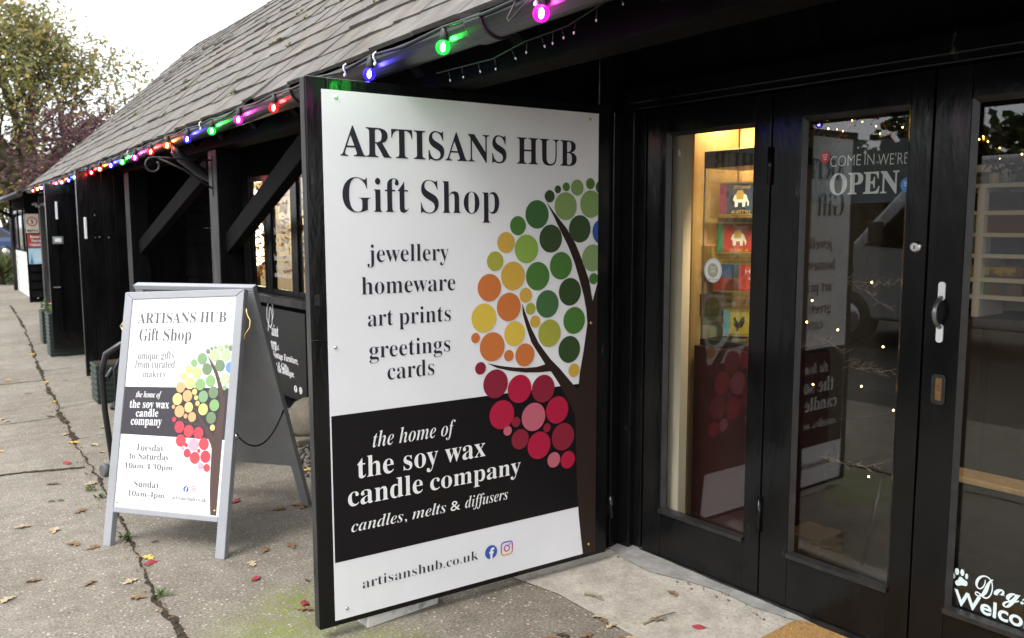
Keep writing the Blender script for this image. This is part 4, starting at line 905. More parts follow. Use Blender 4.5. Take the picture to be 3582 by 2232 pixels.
# ------------------------------------------------------------------ far building, signs on it
fbd = thing('outbuilding', 'low black and white weatherboarded outbuilding at the far end of the barn', 'building', (2.2,21,0))
ow = MB()
for k in range(14):
    z = k*0.16
    ow.hexa([(1.79,19.2,z),(1.83,19.2,z),(1.83,23.8,z),(1.79,23.8,z),(1.815,19.2,z+0.159),(1.83,19.2,z+0.159),(1.83,23.8,z+0.159),(1.815,23.8,z+0.159)], 0 if z < 0.95 else 1)
obj('wall', ow, [mat('white_weatherboard', (0.55,0.55,0.52), 0.7, var=0.12), M['blackrough']], fbd)
mb = MB(); mb.box((1.66,19.10,0),(3.0,19.18,2.15)); obj('end_wall', mb, M['blackrough'], fbd, 0.004)
mb = MB()
for k in range(5): mb.box((1.70,19.06,0.10+k*0.17),(2.9,19.10,0.22+k*0.17))
obj('lower_boarding', mb, M['black'], fbd)
mb = MB(); mb.box((1.77,23.8,0),(3.4,23.9,2.2)); obj('end_wall', mb, M['blackrough'], fbd)
mb = MB(); mb.hexa([(1.30,15.6,2.02),(3.3,15.6,2.9),(3.3,24.2,2.9),(1.30,24.2,2.02),(1.30,15.6,2.07),(3.3,15.6,2.95),(3.3,24.2,2.95),(1.30,24.2,2.07)]); obj('roof', mb, mat('dark_roof', (0.05,0.048,0.045), 0.85, var=0.2), fbd)
for y0 in (19.7, 20.9, 22.1):
    mb = MB(); mb.box((1.765,y0,1.0),(1.79,y0+0.75,1.85)); wi = obj('window', mb, M['black'], fbd, 0.004); mb = MB(); mb.box((1.758,y0+0.08,1.08),(1.764,y0+0.67,1.78)); obj('pane', mb, mat('dark_glass', (0.012,0.013,0.015), 0.08), wi)
q = atX(38,600,1.78); mb = MB(); mb.tube([(1.36,q.y-0.2,2.02),(1.36,q.y-0.2,1.93),(1.52,q.y-0.1,1.84),(1.72,q.y,1.74),(1.735,q.y,1.68),(1.735,q.y,0.0)], 0.045, 10); obj('downpipe', mb, M['gutter'], fbd)
mb = MB(); mb.tube([(1.30,15.6,2.01),(1.30,24.2,2.01)], 0.05, 10); obj('gutter', mb, M['gutter'], fbd)
Pf = lambda u, v, off: Vector((u, 19.055-off, v))
def fq(x, y): q = atY(x, y, 19.05); return q.x, q.z
def board(name, label, x0, y0, x1, y1, m_):
    u0, z1 = fq(x0, y0); u1, z0 = fq(x1, y1); t = thing(name, label, 'sign', ((u0+u1)/2, 19.05, z0), None)
    mb = MB(); mb.extrude([Pf(u0,z0,0), Pf(u1,z0,0), Pf(u1,z1,0), Pf(u0,z1,0)], (0,-0.012,0)); p_ = obj('panel', mb, m_, t); return t, p_, u0, u1, z0, z1
Pf2 = lambda u, v, off: Vector((u, 19.042-off, v))
t, p_, u0, u1, z0, z1 = board('speed_limit_sign', 'white speed limit sign reading 5 MPH on the far black wall', 59, 507, 93, 552, mat('aged_white_sign', (0.62,0.58,0.48), 0.5))
mb = MB(); cu, cz = (u0+u1)/2, z1-(z1-z0)*0.40; w = (u1-u0); rr = w*0.37
ribbon(mb, [(cu+rr*math.cos(2*math.pi*k/36), cz+rr*math.sin(2*math.pi*k/36)) for k in range(36)], w*0.10, Pf2, 0, 0, True); obj('red_ring', mb, mat('sign_red', (0.45,0.05,0.04), 0.5), p_, fix=False)
mb = MB(); letter(mb, '5', (cu-w*0.10,cu+w*0.10,cz-w*0.19,cz+w*0.19), Pf2, 0.001, 'sans', 0.02); letter(mb, 'MPH', (u0+w*0.10,u1-w*0.10,z0+w*0.08,z0+w*0.30), Pf2, 0.001, 'sans', 0.015); obj('lettering', mb, M['ink'], p_, fix=False)
t, p_, u0, u1, z0, z1 = board('warning_sign', 'red Beware Farm Vehicles sign below the speed limit sign', 64, 555, 108, 587, mat('sign_dark_red', (0.36,0.035,0.03), 0.5)); h = z1-z0; w = u1-u0
mb = MB()
for k, body in enumerate(('Beware', 'Farm', 'Vehicles')): 
    ww = (0.34,0.26,0.40)[k]*w; letter(mb, body, ((u0+u1)/2-ww,(u0+u1)/2+ww*0.9,z1-h*(0.28+0.29*k),z1-h*(0.09+0.29*k)), Pf2, 0.001, 'sans', 0.02)
obj('lettering', mb, M['wink'], p_, fix=False)
t, p_, u0, u1, z0, z1 = board('notice_board', 'pale blue printed notice under the red warning sign', 67, 589, 108, 625, mat('sign_pale_blue', (0.30,0.52,0.66), 0.5, col2=(0.42,0.60,0.70), vscale=3)); w = u1-u0; h = z1-z0
mb = MB(); mb.face([Pf2(a, b_, 0.001) for a, b_ in ((u0+w*0.05,z0+h*0.03),(u0+w*0.28,z0+h*0.03),(u0+w*0.22,z0+h*0.3),(u0+w*0.17,z0+h*0.7),(u0+w*0.13,z0+h*0.3))]); obj('printed_figure', mb, mat('sign_blue', (0.05,0.17,0.40), 0.5), p_, fix=False)
mb = MB()
for k in range(6): ribbon(mb, [(u0+w*0.36,z0+h*(0.78-0.11*k)), (u0+w*(0.9-0.06*(k % 3)),z0+h*(0.78-0.11*k))], h*0.03, Pf2, 0.001)
obj('printed_lines', mb, M['wink'], p_, fix=False)
cx0 = atY(100,600,16.9).x; mb = MB(); mb.box((cx0,16.9,0),(cx0+0.12,17.05,2.03)); t = fbd; obj('corner_post', mb, M['blackedge'], fbd, 0.005)
mb = MB()
for k in range(6): mb.tube([Vector((1.60+0.04*k,16.88,1.88+0.03*math.sin(k*2))), Vector((1.62+0.04*k,16.86,1.85+0.03*math.cos(k*2)))], 0.02, 8)
solo('coiled_hose', mb, mat('pale_hose', (0.4,0.4,0.38), 0.6), 'small pale coil hanging under the eaves above the speed limit sign', 'hose')

# ------------------------------------------------------------------ inside the gift shop
def dstruct(name, m_, *boxes):
    mb = MB()
    for b_ in boxes: mb.dbox(*b_)
    o = obj(name, mb, m_); o['kind'] = 'structure'; return o
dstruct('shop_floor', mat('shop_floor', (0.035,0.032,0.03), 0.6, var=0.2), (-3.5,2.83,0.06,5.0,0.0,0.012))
inw = MB(); inw.dbox(2.76,2.83,0.09,5.0,0.013,2.6); inw.dbox(-3.5,-3.4,0.09,5.0,0.013,2.6); inw.dbox(-3.4,2.76,4.9,5.0,0.013,2.6); obj('inner_wall', inw, mat('shade_darkened_wall', (0.06,0.048,0.036), 0.85, var=0.1), barn)  # wall colour darkened to stand for the dim room behind the reflections
ic = MB(); ic.dbox(-3.5,2.83,0.05,5.0,2.61,2.66); obj('ceiling', ic, mat('ceiling_plaster', (0.26,0.23,0.20), 0.85, var=0.15, vscale=5), barn)
ih = MB(); ih.dbox(-3.5,2.83,0.042,0.09,2.0,2.605); obj('inner_head', ih, M['cream'], barn)
ip = MB(); ip.dbox(2.425,2.58,0.05,0.10,0.013,2.4); obj('inner_post', ip, mat('cream_gloss', (0.50,0.44,0.34), 0.5), barn)
# spot lamps hung from the ceiling, one an added unseen fill
def spot(loc, tgt, power, col, size, lab):
    t = thing('spot_lamp', lab, 'lamp', loc, 'spot lamps in the gift shop')
    d = (Vector(tgt)-Vector(loc)).normalized()
    mb = MB(); mb.lathe([(0.02,-0.10),(0.045,-0.09),(0.05,0.0),(0.046,0.0),(0.04,-0.02)], loc, d, 16); mb.tube([Vector(loc)-d*0.08, (loc[0],loc[1],2.6)], 0.008, 6); obj('housing', mb, M['pvcblack'], t)
    li = bpy.data.lights.new('spot_light', 'SPOT'); li.energy = power; li.color = col; li.spot_size = R(120); li.spot_blend = 0.6; li.shadow_soft_size = size
    lo = bpy.data.objects.new('spot_light', li); COL.objects.link(lo); lo.parent = t; lo.location = d*0.02; lo.rotation_euler = (-d).to_track_quat('Z','Y').to_euler(); return t
WARM = (1.0,0.72,0.38)
spot(D(2.52,0.42,2.10), D(2.48,0.60,0.4), 16, WARM, 0.03, 'warm spot lamp over the plywood display beside the left glass leaf')
spot(D(1.97,0.13,1.62), D(2.34,0.55,1.25), 15, (1.0,0.78,0.48), 0.05, 'added unseen lamp behind the door stile, brightening the stacked tins')  # fill light added out of sight to brighten plywood and tins
spot(D(0.6,1.2,2.45), D(1.2,2.5,1.5), 10, (1.0,0.90,0.76), 0.05, 'spot lamp aimed at the white shelves')
# plywood upright and shelving strip by the left leaf
dsp = thing('display_stand', 'plywood display upright with narrow lit shelves behind the left glass leaf', 'stand', D(2.3,0.6,0.012))
sA = atD(1640,900,0.5)[0]; mb = MB(); mb.dbox(atD(1850,900,0.62)[0], sA, 0.62, 0.645, 0.013, 2.3); obj('back_board', mb, M['ply'], dsp, 0.002)
sB0, sB1 = atD(1641,900,0.30)[0], atD(1628,900,0.30)[0]; mb = MB(); mb.dbox(sB0, sB1, 0.28, 0.60, 0.013, 2.3); obj('side_board', mb, M['pine'], dsp, 0.002)
for z in (0.45, 0.62, 0.90, 1.05, 1.25, 1.55):
    mb = MB(); mb.dbox(sB1+0.001, 2.70, 0.30, 0.60, z, z+0.022); obj('shelf', mb, M['pine'], dsp)
rg = random.Random(77)
for z, c in ((0.64,(0.75,0.70,0.55)),(0.922,(0.8,0.75,0.6)),(1.075,(0.10,0.05,0.03)),(1.275,(0.55,0.35,0.10)),(0.472,(0.7,0.5,0.2))):
    mb = MB(); hh = rg.uniform(0.09,0.14); mb.dbox(2.50,2.66,0.34,0.50,z,z+hh); solo('gift_box', mb, mat('gift_box_card', c, 0.6), '%s box on the narrow lit shelf %s' % ({0.64:'cream',0.922:'white',1.075:'dark brown',1.275:'amber',0.472:'orange'}[z], {0.64:'second from the bottom',0.922:'at the height of the tall plinth top',1.075:'above the white box',1.275:'near the award sticker',0.472:'lowest down'}[z]), 'box', 'boxes on the lit shelves', 0.003)
# tin display: plinth, acrylic case, tins
cs0, cs1 = atD(1862,820,0.22)[0], atD(1645,820,0.22)[0]
pl = MB(); pl.dbox(cs0, cs1, 0.22, 0.56, 0.013, 0.955); t = thing('display_case', 'dark plinth with a tall clear case holding stacked tins', 'display case', D((cs0+cs1)/2,0.4,0.012)); obj('plinth', pl, M['plinth_reflect'], t, 0.004)
mb = MB(); mb.dbox(cs0, cs1-0.015, 0.24, 0.54, 0.956, 0.985); obj('plinth_top', mb, M['mdark'], t, 0.003)
c0_, c1_ = atD(1855,600,0.25)[0], atD(1664,600,0.25)[0]; zc0, zc1 = 0.986, atD(1664,400,0.25)[1]
mb = MB(); mb.dbox(c0_, c1_, 0.25, 0.53, zc1, atD(1664,360,0.25)[1]); obj('top_rail', mb, M['mdark'], t, 0.003)
mb = MB(); mb.dbox(c0_+0.01, c1_-0.003, 0.253, 0.256, zc0, zc1-0.001); mb.dbox(c1_-0.0028, c1_, 0.257, 0.52, zc0, zc1-0.001); obj('clear_panel', mb, M['clear'], t)
for a in (c1_-0.012,):
    mb = MB(); mb.dbox(a, a+0.006, 0.244, 0.250, zc0, zc1-0.001); obj('edge_strip', mb, M['steel'], t)
def tin(x0, y0, x1, y1, off, front, side, label, rot, text=None, tcol=None, fig=None, dep=0.09, over=0.045):
    sL, zt = atD(x0, y0, off); sR, zb = atD(x1, y1, off)
    w = (sL-sR)+over; w = w/math.cos(rot)*0.8
    org = D(sL, off, zb); ux = (-DD*math.cos(rot)+DN*math.sin(rot)); uy = (DN*math.cos(rot)+DD*math.sin(rot))  # ux to the right, uy inward
    org = org - uy*0.0
    h = zt-zb
    t = thing('tin', label, 'tin', org+ux*w/2, 'stacked food tins in the display case')
    mb = MB(); e = 0.003
    mb.obox(org+ZV*0.008, ux*w, uy*dep, ZV*(h-0.016), 0); mb.m[2] = mb.m[2]
    fc = [0]*6; body = obj('tin_body', mb, [front, side], t, 0.006)
    # the narrow left side carries the side colour
    sd2 = MB(); sd2.obox(org+ZV*0.009-ux*0.0016, ux*0.0015, uy*dep, ZV*(h-0.018)); sd2.obox(org+ZV*0.009-uy*0.0016-ux*0.0016, ux*0.030, uy*0.0012, ZV*(h-0.018)); obj('side_label', sd2, side, t)
    rm = MB(); rm.obox(org-ux*e-uy*e, ux*(w+2*e), uy*(dep+2*e), ZV*0.0078); rm.obox(org-ux*e-uy*e+ZV*(h-0.0078), ux*(w+2*e), uy*(dep+2*e), ZV*0.0078); obj('rim', rm, M['brass'], t, 0.002)
    P = lambda u, v, o_: org+ux*u+ZV*v-uy*(0.0022+o_)
    if fig:
        fm = MB(); cx_ = 0.030+(w-0.03)*0.32; cz_ = h*0.48
        for poly, mi in fig: fm.face([P(cx_+a*h*0.9, cz_+b_*h*0.9, 0.0003*(mi+1)) for a, b_ in poly], mi)
        obj('label_figure', fm, [M['wink'], M['dotO'], M['dotW'], M['band']], t, fix=False)
    if text:
        tm = MB()
        for body_, u0, u1, v0, v1, stl in text: letter(tm, body_, (u0*w,u1*w,v0*h,v1*h), P, 0.001, stl, 0.01 if stl == 'sans' else 0)
        obj('lettering', tm, tcol, t, fix=False)
    return t
ELE = [([(-.26,-.02),(-.22,.12),(-.12,.2),(.06,.2),(.18,.14),(.22,.0),(.27,-.10),(.25,-.22),(.22,-.22),(.21,-.12),(.16,-.06),(.14,-.25),(.05,-.25),(.04,-.1),(-.08,-.1),(-.1,-.25),(-.2,-.25),(-.2,-.08)],0), ([(-.14,.0),(-.16,.2),(-.1,.3),(.05,.3),(.1,.2),(.08,.0)],1)]
COCK = [([(-.18,.2),(-.10,.28),(-.05,.15),(.05,.02),(.12,.20),(.25,.32),(.28,.1),(.2,-.12),(.05,-.2),(.02,-.32),(-.04,-.32),(-.04,-.18),(-.16,-.08),(-.14,.1)],3), ([(-.06,.1),(.06,-.04),(.14,.1),(.2,.1),(.12,-.12),(-.02,-.14),(-.1,-.02)],2)]
navy = mat('tin_navy', (0.020,0.030,0.075), 0.35); purple = mat('tin_purple', (0.22,0.02,0.10), 0.35); tred = mat('tin_red', (0.42,0.03,0.03), 0.35); tgreen = mat('tin_green', (0.02,0.20,0.09), 0.35); tblue = mat('tin_blue', (0.02,0.075,0.22), 0.35); tyel = mat('tin_yellow', (0.60,0.47,0.06), 0.35); tsky = mat('tin_sky', (0.15,0.40,0.60), 0.35)
RT = R(30)
tin(1708,432,1792,510,0.36, navy, purple, 'navy food tin with a white elephant, topmost of the stacked tins', RT, [('AVITRI',0.22,0.60,0.05,0.16,'sans'),('Brand',0.26,0.60,0.80,0.91,'bital')], M['dotO'], ELE)
tin(1700,526,1792,604,0.36, tred, tgreen, 'red and green food tin with a white elephant, second from the top', RT, [('ASALA',0.24,0.60,0.05,0.17,'sans'),('Brand',0.28,0.60,0.80,0.91,'bital')], M['dotO'], ELE)
t3 = tin(1692,622,1752,696,0.37, tred, tred, 'blue and red food tin third from the top of the stack', RT, None, None, None, over=0.0)
sL, zt = atD(1692,622,0.37); sR, zb = atD(1752,696,0.37)
t4 = tin(1753,624,1795,697,0.33, mat('tin_coral', (0.50,0.06,0.05), 0.35), tred, 'coral tin with a pale blue fish beside the blue and red tin', RT, [('HAG',0.2,0.75,0.66,0.80,'sans')], M['wink'], [([(-.2,.0),(-.1,.07),(.06,.08),(.2,.0),(.06,-.08),(-.1,-.07)],0)], over=0.04)
ux3 = (-DD*math.cos(RT)+DN*math.sin(RT)); uy3 = (DN*math.cos(RT)+DD*math.sin(RT)); o3 = D(sL,0.37,zb); w3 = (sL-sR)/math.cos(RT)*0.8; h3 = zt-zb
mb = MB(); mb.obox(o3+ZV*h3*0.5-uy3*0.0035-ux3*0.002, ux3*(w3-0.002), uy3*0.0012, ZV*(h3*0.44)); obj('label_band', mb, tblue, t3)
tin(1716,732,1776,804,0.36, tyel, tsky, 'yellow tin with a dark rooster standing on the plinth', RT, None, None, COCK, over=0.0)
for (z0_, s0_, s1_) in ((atD(1690,520,0.36)[1], 2.12, 2.43), (atD(1690,612,0.36)[1], 2.12, 2.44), (atD(1690,704,0.36)[1], 2.12, 2.45)):
    mb = MB(); mb.dbox(s0_+0.08, s1_+0.01, 0.30, 0.50, z0_-0.012, z0_+0.006); obj('riser', mb, M['mdark'] if z0_ > 1.4 else M['clear'], t, 0.002)
mb = MB(); q0, q1 = atD(1656,760,0.40), atD(1670,703,0.40); mb.dbox(q1[0]-0.02, q0[0]-0.02, 0.61, 0.612, q0[1]-0.06, q1[1]-0.02); solo('price_card', mb, M['pvcwhite'], 'small white card pinned to the plywood beside the rooster tin', 'card')
# hanging OPEN board behind the middle leaf
OO = 0.06
oL, oT = atD(1927,343,OO); oR, oT2 = atD(2172,324,OO); oB = atD(1937,484,OO)[1]; oT = (oT+oT2)/2
ob = thing('open_board', 'slate board reading Come in we are open hanging on a red cord behind the glass', 'sign', D((oL+oR)/2,OO,oB))
mb = MB(); mb.extrude([D(a,OO,b_) for a, b_ in rrect(oR-0.03, oL, oB, oT, 0.012)], DN*0.008); obd = obj('board', mb, M['chalk'], ob, 0.001)
Po = lambda u, v, o_: D(-u, OO-o_, v)
def obox_(x0, x1, yb, yt): 
    xm = (x0+x1)/2; return (-atD(x0,yb,OO)[0], -atD(x1,yb,OO)[0], atD(xm,yb,OO)[1], atD(xm,yt,OO)[1])
mb = MB(); letter(mb, "COME", obox_(1968,2040,394,368), Po, 0.001, 'sans', -0.012); letter(mb, "IN", obox_(2049,2072,391,365), Po, 0.001, 'sans', -0.012); letter(mb, "WE'RE", obox_(2081,2153,390,362), Po, 0.001, 'sans', -0.012); letter(mb, 'OPEN', obox_(1966,2130,459,407), Po, 0.001, 'bold', 0.010); obj('lettering', mb, M['wink'], obd, fix=False)
a = atD(1966,352,OO); b_ = atD(2052,262,OO); c_ = atD(2122,338,OO); e_ = atD(2062,262,OO)
mb = MB(); mb.tube([D(a[0],OO-0.002,a[1]), D(b_[0],OO+0.01,b_[1]+0.02)], 0.0022, 6); mb.tube([D(c_[0],OO-0.002,c_[1]), D(e_[0],OO+0.01,e_[1]+0.02)], 0.0022, 6); obj('cord', mb, M['cord'], ob)
# twigs with tiny warm lights behind the middle leaf
led = emis('warm_led', (1.0,0.62,0.16), 22); M['twig'] = mat('dry_twig', (0.12,0.085,0.05), 0.8, col2=(0.28,0.22,0.15), vscale=20)
tw = thing('twig_lights', 'dry grassy twigs with tiny warm lights hanging behind the middle glass leaf', 'string lights', atZ(2050,1000))
rg = random.Random(90)
def Zq(x, y): return ((2200+x/1.7562)/KD, (900+y/1.7562)/KD)
def dpt(x, y, off): q = atD(x, y, off); return D(q[0], off, q[1])
wire = MB(); wp = [(1420,-380),(1440,-60),(1493,154),(1400,240),(1283,446),(1420,500),(1561,550),(1450,640),(1428,793),(1560,820),(1662,851),(1600,960),(1300,1000),(1131,781),(1100,500),(1126,266)]
wire.tube([dpt(*Zq(*q), 0.10+0.02*(i % 3)) for i, q in enumerate(wp)], 0.0009, 4); obj('wire', wire, M['pvcblack'], tw)
for (x, y) in ((1493,154),(1126,266),(1283,446),(1561,550),(1428,793),(1662,851),(1131,781),(1473,1348),(1093,398),(1625,940)):
    mb = MB(); p_ = dpt(*Zq(x,y), 0.11); mb.lathe([(0.0005,-0.0035),(0.003,-0.001),(0.003,0.001),(0.0005,0.0035)], p_, ZV, 8); obj('tiny_bulb', mb, led, tw)
for (x0,y0,x1,y1) in ((1250,90,1610,300),(1130,470,1340,590),(1300,680,1700,700),(1150,1230,1540,1300),(1330,640,1540,690),(1420,160,1690,150)):
    mb = MB(); a = dpt(*Zq(x0,y0),0.12); b_ = dpt(*Zq(x1,y1),0.13); pts = [a.lerp(b_, k/9)+Vector((0,rg.gauss(0,.004),rg.gauss(0,.006))) for k in range(10)]
    mb.tube(pts, 0.0010, 4)
    for k in range(1, 10):
        for q in range(5):
            d = ((b_-a).normalized()*rg.uniform(0.3,1)+Vector((rg.gauss(0,.3),rg.gauss(0,.5),rg.gauss(0,.7)))).normalized(); l = rg.uniform(0.012,0.034); w_ = d.orthogonal().normalized()*0.0011
            mb.face([pts[k]-w_, pts[k]+w_, pts[k]+d*l]); mb.face([pts[k]+d*l*0.6-w_*1.5, pts[k]+d*l*0.6+w_*1.5, pts[k]+d*l*1.2+ZV*0.004])
    obj('twig', mb, M['twig'], tw, fix=False)
# garlands with warm lights
M['garl'] = leafmat('dark_garland', (0.030,0.024,0.012), (0.07,0.05,0.022), 0.2); goldled = emis('gold_led', (1.0,0.60,0.12), 9)
def garland(pts, label, seed, nl):
    rg_ = random.Random(seed); t = thing('garland', label, 'garland', pts[0], 'dark leafy garlands with warm lights in the gift shop')
    mb = MB(); foliage(mb, pts, 520, 0.05, 0.026, rg_, [(1,1,1),(0.6,0.6,0.6),(1.6,1.3,0.8)]); obj('foliage', mb, M['garl'], t, fix=False)
    for k in range(nl):
        tt = (k+0.5)/nl*(len(pts)-1); i = min(int(tt), len(pts)-2); q = pts[i].lerp(pts[i+1], tt-i)+Vector((-0.06+rg_.gauss(0,.01), rg_.gauss(0,.03), rg_.gauss(0,.028)))
        mb = MB(); r_ = rg_.uniform(0.002,0.004); mb.lathe([(r_*0.2,-r_),(r_,0),(r_*0.2,r_)], q, ZV, 8); obj('tiny_bulb', mb, goldled, t)
garland([dpt(1925,288,0.7), dpt(1985,285,0.7), dpt(2045,302,0.7), dpt(2110,316,0.7), dpt(2180,322,0.7)], 'dark garland with gold lights above the open board', 51, 14)
garland([dpt(2285,308,0.7), dpt(2330,325,0.7), dpt(2380,352,0.7), dpt(2430,372,0.7), dpt(2500,385,0.7)], 'dark garland with gold lights over the white shelves', 52, 12)
# white shelf unit with stock, seen through the right leaf
SO = 2.2
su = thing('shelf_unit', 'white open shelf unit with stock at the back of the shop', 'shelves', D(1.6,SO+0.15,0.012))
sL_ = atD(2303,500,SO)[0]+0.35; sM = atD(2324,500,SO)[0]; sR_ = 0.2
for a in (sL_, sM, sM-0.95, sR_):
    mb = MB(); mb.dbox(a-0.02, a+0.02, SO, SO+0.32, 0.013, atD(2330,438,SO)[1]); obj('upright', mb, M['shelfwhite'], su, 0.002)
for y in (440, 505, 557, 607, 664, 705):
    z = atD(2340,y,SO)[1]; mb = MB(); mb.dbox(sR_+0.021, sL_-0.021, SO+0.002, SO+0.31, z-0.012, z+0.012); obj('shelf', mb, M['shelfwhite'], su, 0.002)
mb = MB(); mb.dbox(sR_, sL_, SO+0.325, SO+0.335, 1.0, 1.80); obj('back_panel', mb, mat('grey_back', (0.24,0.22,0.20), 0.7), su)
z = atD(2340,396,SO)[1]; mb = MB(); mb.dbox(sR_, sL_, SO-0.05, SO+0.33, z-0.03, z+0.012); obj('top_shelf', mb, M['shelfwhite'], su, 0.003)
def onshelf(name, x, yb, w, h, d, m_, label, cat, round_=False):
    s0, zb = atD(x, yb, SO+0.08); mb = MB(); zb = min((atD(2340,y,SO)[1]+0.013 for y in (440,505,557,607,664,705)), key=lambda q: abs(q-zb))
    if round_: mb.lathe([(w/2*0.9,0),(w/2,0.01),(w/2,h*0.75),(w/2*0.7,h*0.8),(w/2*0.72,h)], D(s0,SO+0.12,zb), ZV, 14)
    else: mb.dbox(s0-w/2, s0+w/2, SO+0.05, SO+0.05+d, zb, zb+h)
    solo(name, mb, m_, label, cat, 'stock on the white shelves', 0.004)
jarm = mat('cream_jar', (0.55,0.50,0.40), 0.35)
onshelf('jar', 2352, 438, 0.07, 0.085, 0.1, jarm, 'cream jar on top of the white shelves, nearer the door edge', 'jar', True)
onshelf('jar', 2378, 436, 0.08, 0.10, 0.1, mat('blue_white_jar', (0.30,0.33,0.40), 0.35), 'blue and white jar beside the cream jar on the shelves', 'jar', True)
onshelf('handbag', 2385, 505, 0.34, 0.10, 0.12, M['band'], 'black handbag lying on the white shelf', 'bag')
onshelf('book_stack', 2400, 557, 0.30, 0.13, 0.15, mat('brown_cloth', (0.10,0.045,0.03), 0.7), 'brown folded goods on the shelf below the black bag', 'books')
onshelf('gift_box', 2345, 607, 0.16, 0.09, 0.12, mat('grey_blue_box', (0.12,0.15,0.20), 0.6), 'grey blue box on the middle white shelf', 'box')
onshelf('gift_box', 2400, 607, 0.22, 0.11, 0.12, mat('navy_box', (0.03,0.04,0.08), 0.6), 'navy box at the right end of the middle white shelf', 'box')
onshelf('gift_box', 2356, 664, 0.24, 0.06, 0.10, mat('ochre_box', (0.30,0.22,0.05), 0.6), 'flat ochre box on the lower white shelf', 'box')
rg = random.Random(8)
for k in range(9):
    onshelf('greeting_card', 2330+k*11, 705, 0.035, rg.uniform(0.11,0.17), 0.10, mat('card_paper', (rg.uniform(.03,.16),rg.uniform(.05,.12),rg.uniform(.03,.08)), 0.6), 'dark card on the low white shelf, %s from the left' % ORD[k], 'card')
# low bench, stool and box on the floor
mb = MB(); mb.dbox(sR_+0.02, sL_-0.02, SO-0.03, SO+0.30, 0.013, 0.98)  # added dark block that darkens the space below the shelves
for k in range(6): mb.dbox(sR_+0.06+k*0.36, sR_+0.38+k*0.36, SO-0.045, SO-0.031, 0.06, 0.92)
obj('shade_filler', mb, mat('dark_shade_filler', (0.03,0.02,0.014), 0.5), su, 0.003)
bn_ = thing('low_bench', 'low pale pine bench inside the shop behind the right leaf', 'bench', D(1.2,1.4,0.012))
bz = atD(2270,1128,1.2)[1]
mb = MB(); mb.dbox(-0.6, 1.99, 1.2, 1.36, bz-0.028, bz); obj('seat', mb, M['pine'], bn_, 0.004)
for s_2 in (-0.5, 0.7, 1.9):
    for o_2 in (1.21, 1.30):
        mb = MB(); mb.dbox(s_2-0.02, s_2+0.02, o_2, o_2+0.04, 0.013, bz-0.029); obj('leg', mb, M['pine'], bn_, 0.003)
q = atD(1912,1290,0.25); mb = MB(); mb.dbox(q[0]-0.06, q[0]+0.10, 0.25, 0.42, 0.013, 0.22); solo('wooden_box', mb, mat('brown_wood', (0.10,0.055,0.022), 0.6, var=0.2), 'small plywood box on the shop floor at the lower left of the middle leaf', 'box', None, 0.004)
st_ = thing('stool', 'dark metal stool with splayed legs inside the middle leaf', 'stool', D(1.72,0.75,0.012)); c = D(1.72,0.75,0)
mb = MB(); mb.lathe([(0.15,0.44),(0.16,0.45),(0.15,0.465)], c, ZV, 20); obj('seat', mb, M['mdark'], st_)
for k in range(4):
    a = R(45+90*k); v_ = Vector((math.cos(a),math.sin(a),0)); mb = MB(); mb.tube([c+v_*0.12+ZV*0.439, c+v_*0.19+ZV*0.013], 0.012, 8); obj('leg', mb, M['mdark'], st_)
# door mat
mt = MB(); q1 = atZ(1893,1464,0.02); q2 = atZ(1800,1512,0.02)
ms1 = q1.dot(DD); mo1 = q1.dot(DN)-DP; sl_ = (q2-q1).normalized(); sa_ = Vector((-sl_.y, sl_.x, 0)); sa_ = sa_ if sa_.y < 0 else -sa_   # edges of the slightly skew mat
M['coir'] = mat('coir', (0.30,0.17,0.06), 0.95, col2=(0.42,0.26,0.11), vscale=60, bump=0.8, bscale=200, spec=0.1)
MQ = lambda u, v, z: Vector((q1.x,q1.y,0)) + sl_*u + sa_*v + ZV*z
mt.extrude([MQ(u,v,0.006) for u, v in rrect(0.0,0.62,0.0,0.98,0.05)], ZV*0.016)
rg = random.Random(3)
fz = MB()
for k in range(2600):
    p_ = MQ(rg.uniform(0.01,0.61),rg.uniform(0.01,0.6),0.021); d = Vector((rg.gauss(0,.4),rg.gauss(0,.4),1)).normalized()*rg.uniform(0.006,0.013); w_ = Vector((rg.gauss(0,1),rg.gauss(0,1),0)).normalized()*0.0016
    fz.face([p_-w_, p_+w_, p_+d])
t = thing('door_mat', 'brown coir mat in front of the glazed doors', 'mat', D(1.0,-0.4,0.006)); o_m = obj('base', mt, M['coir'], t, 0.006); fo = obj('pile', fz, M['coir'], t, fix=False)

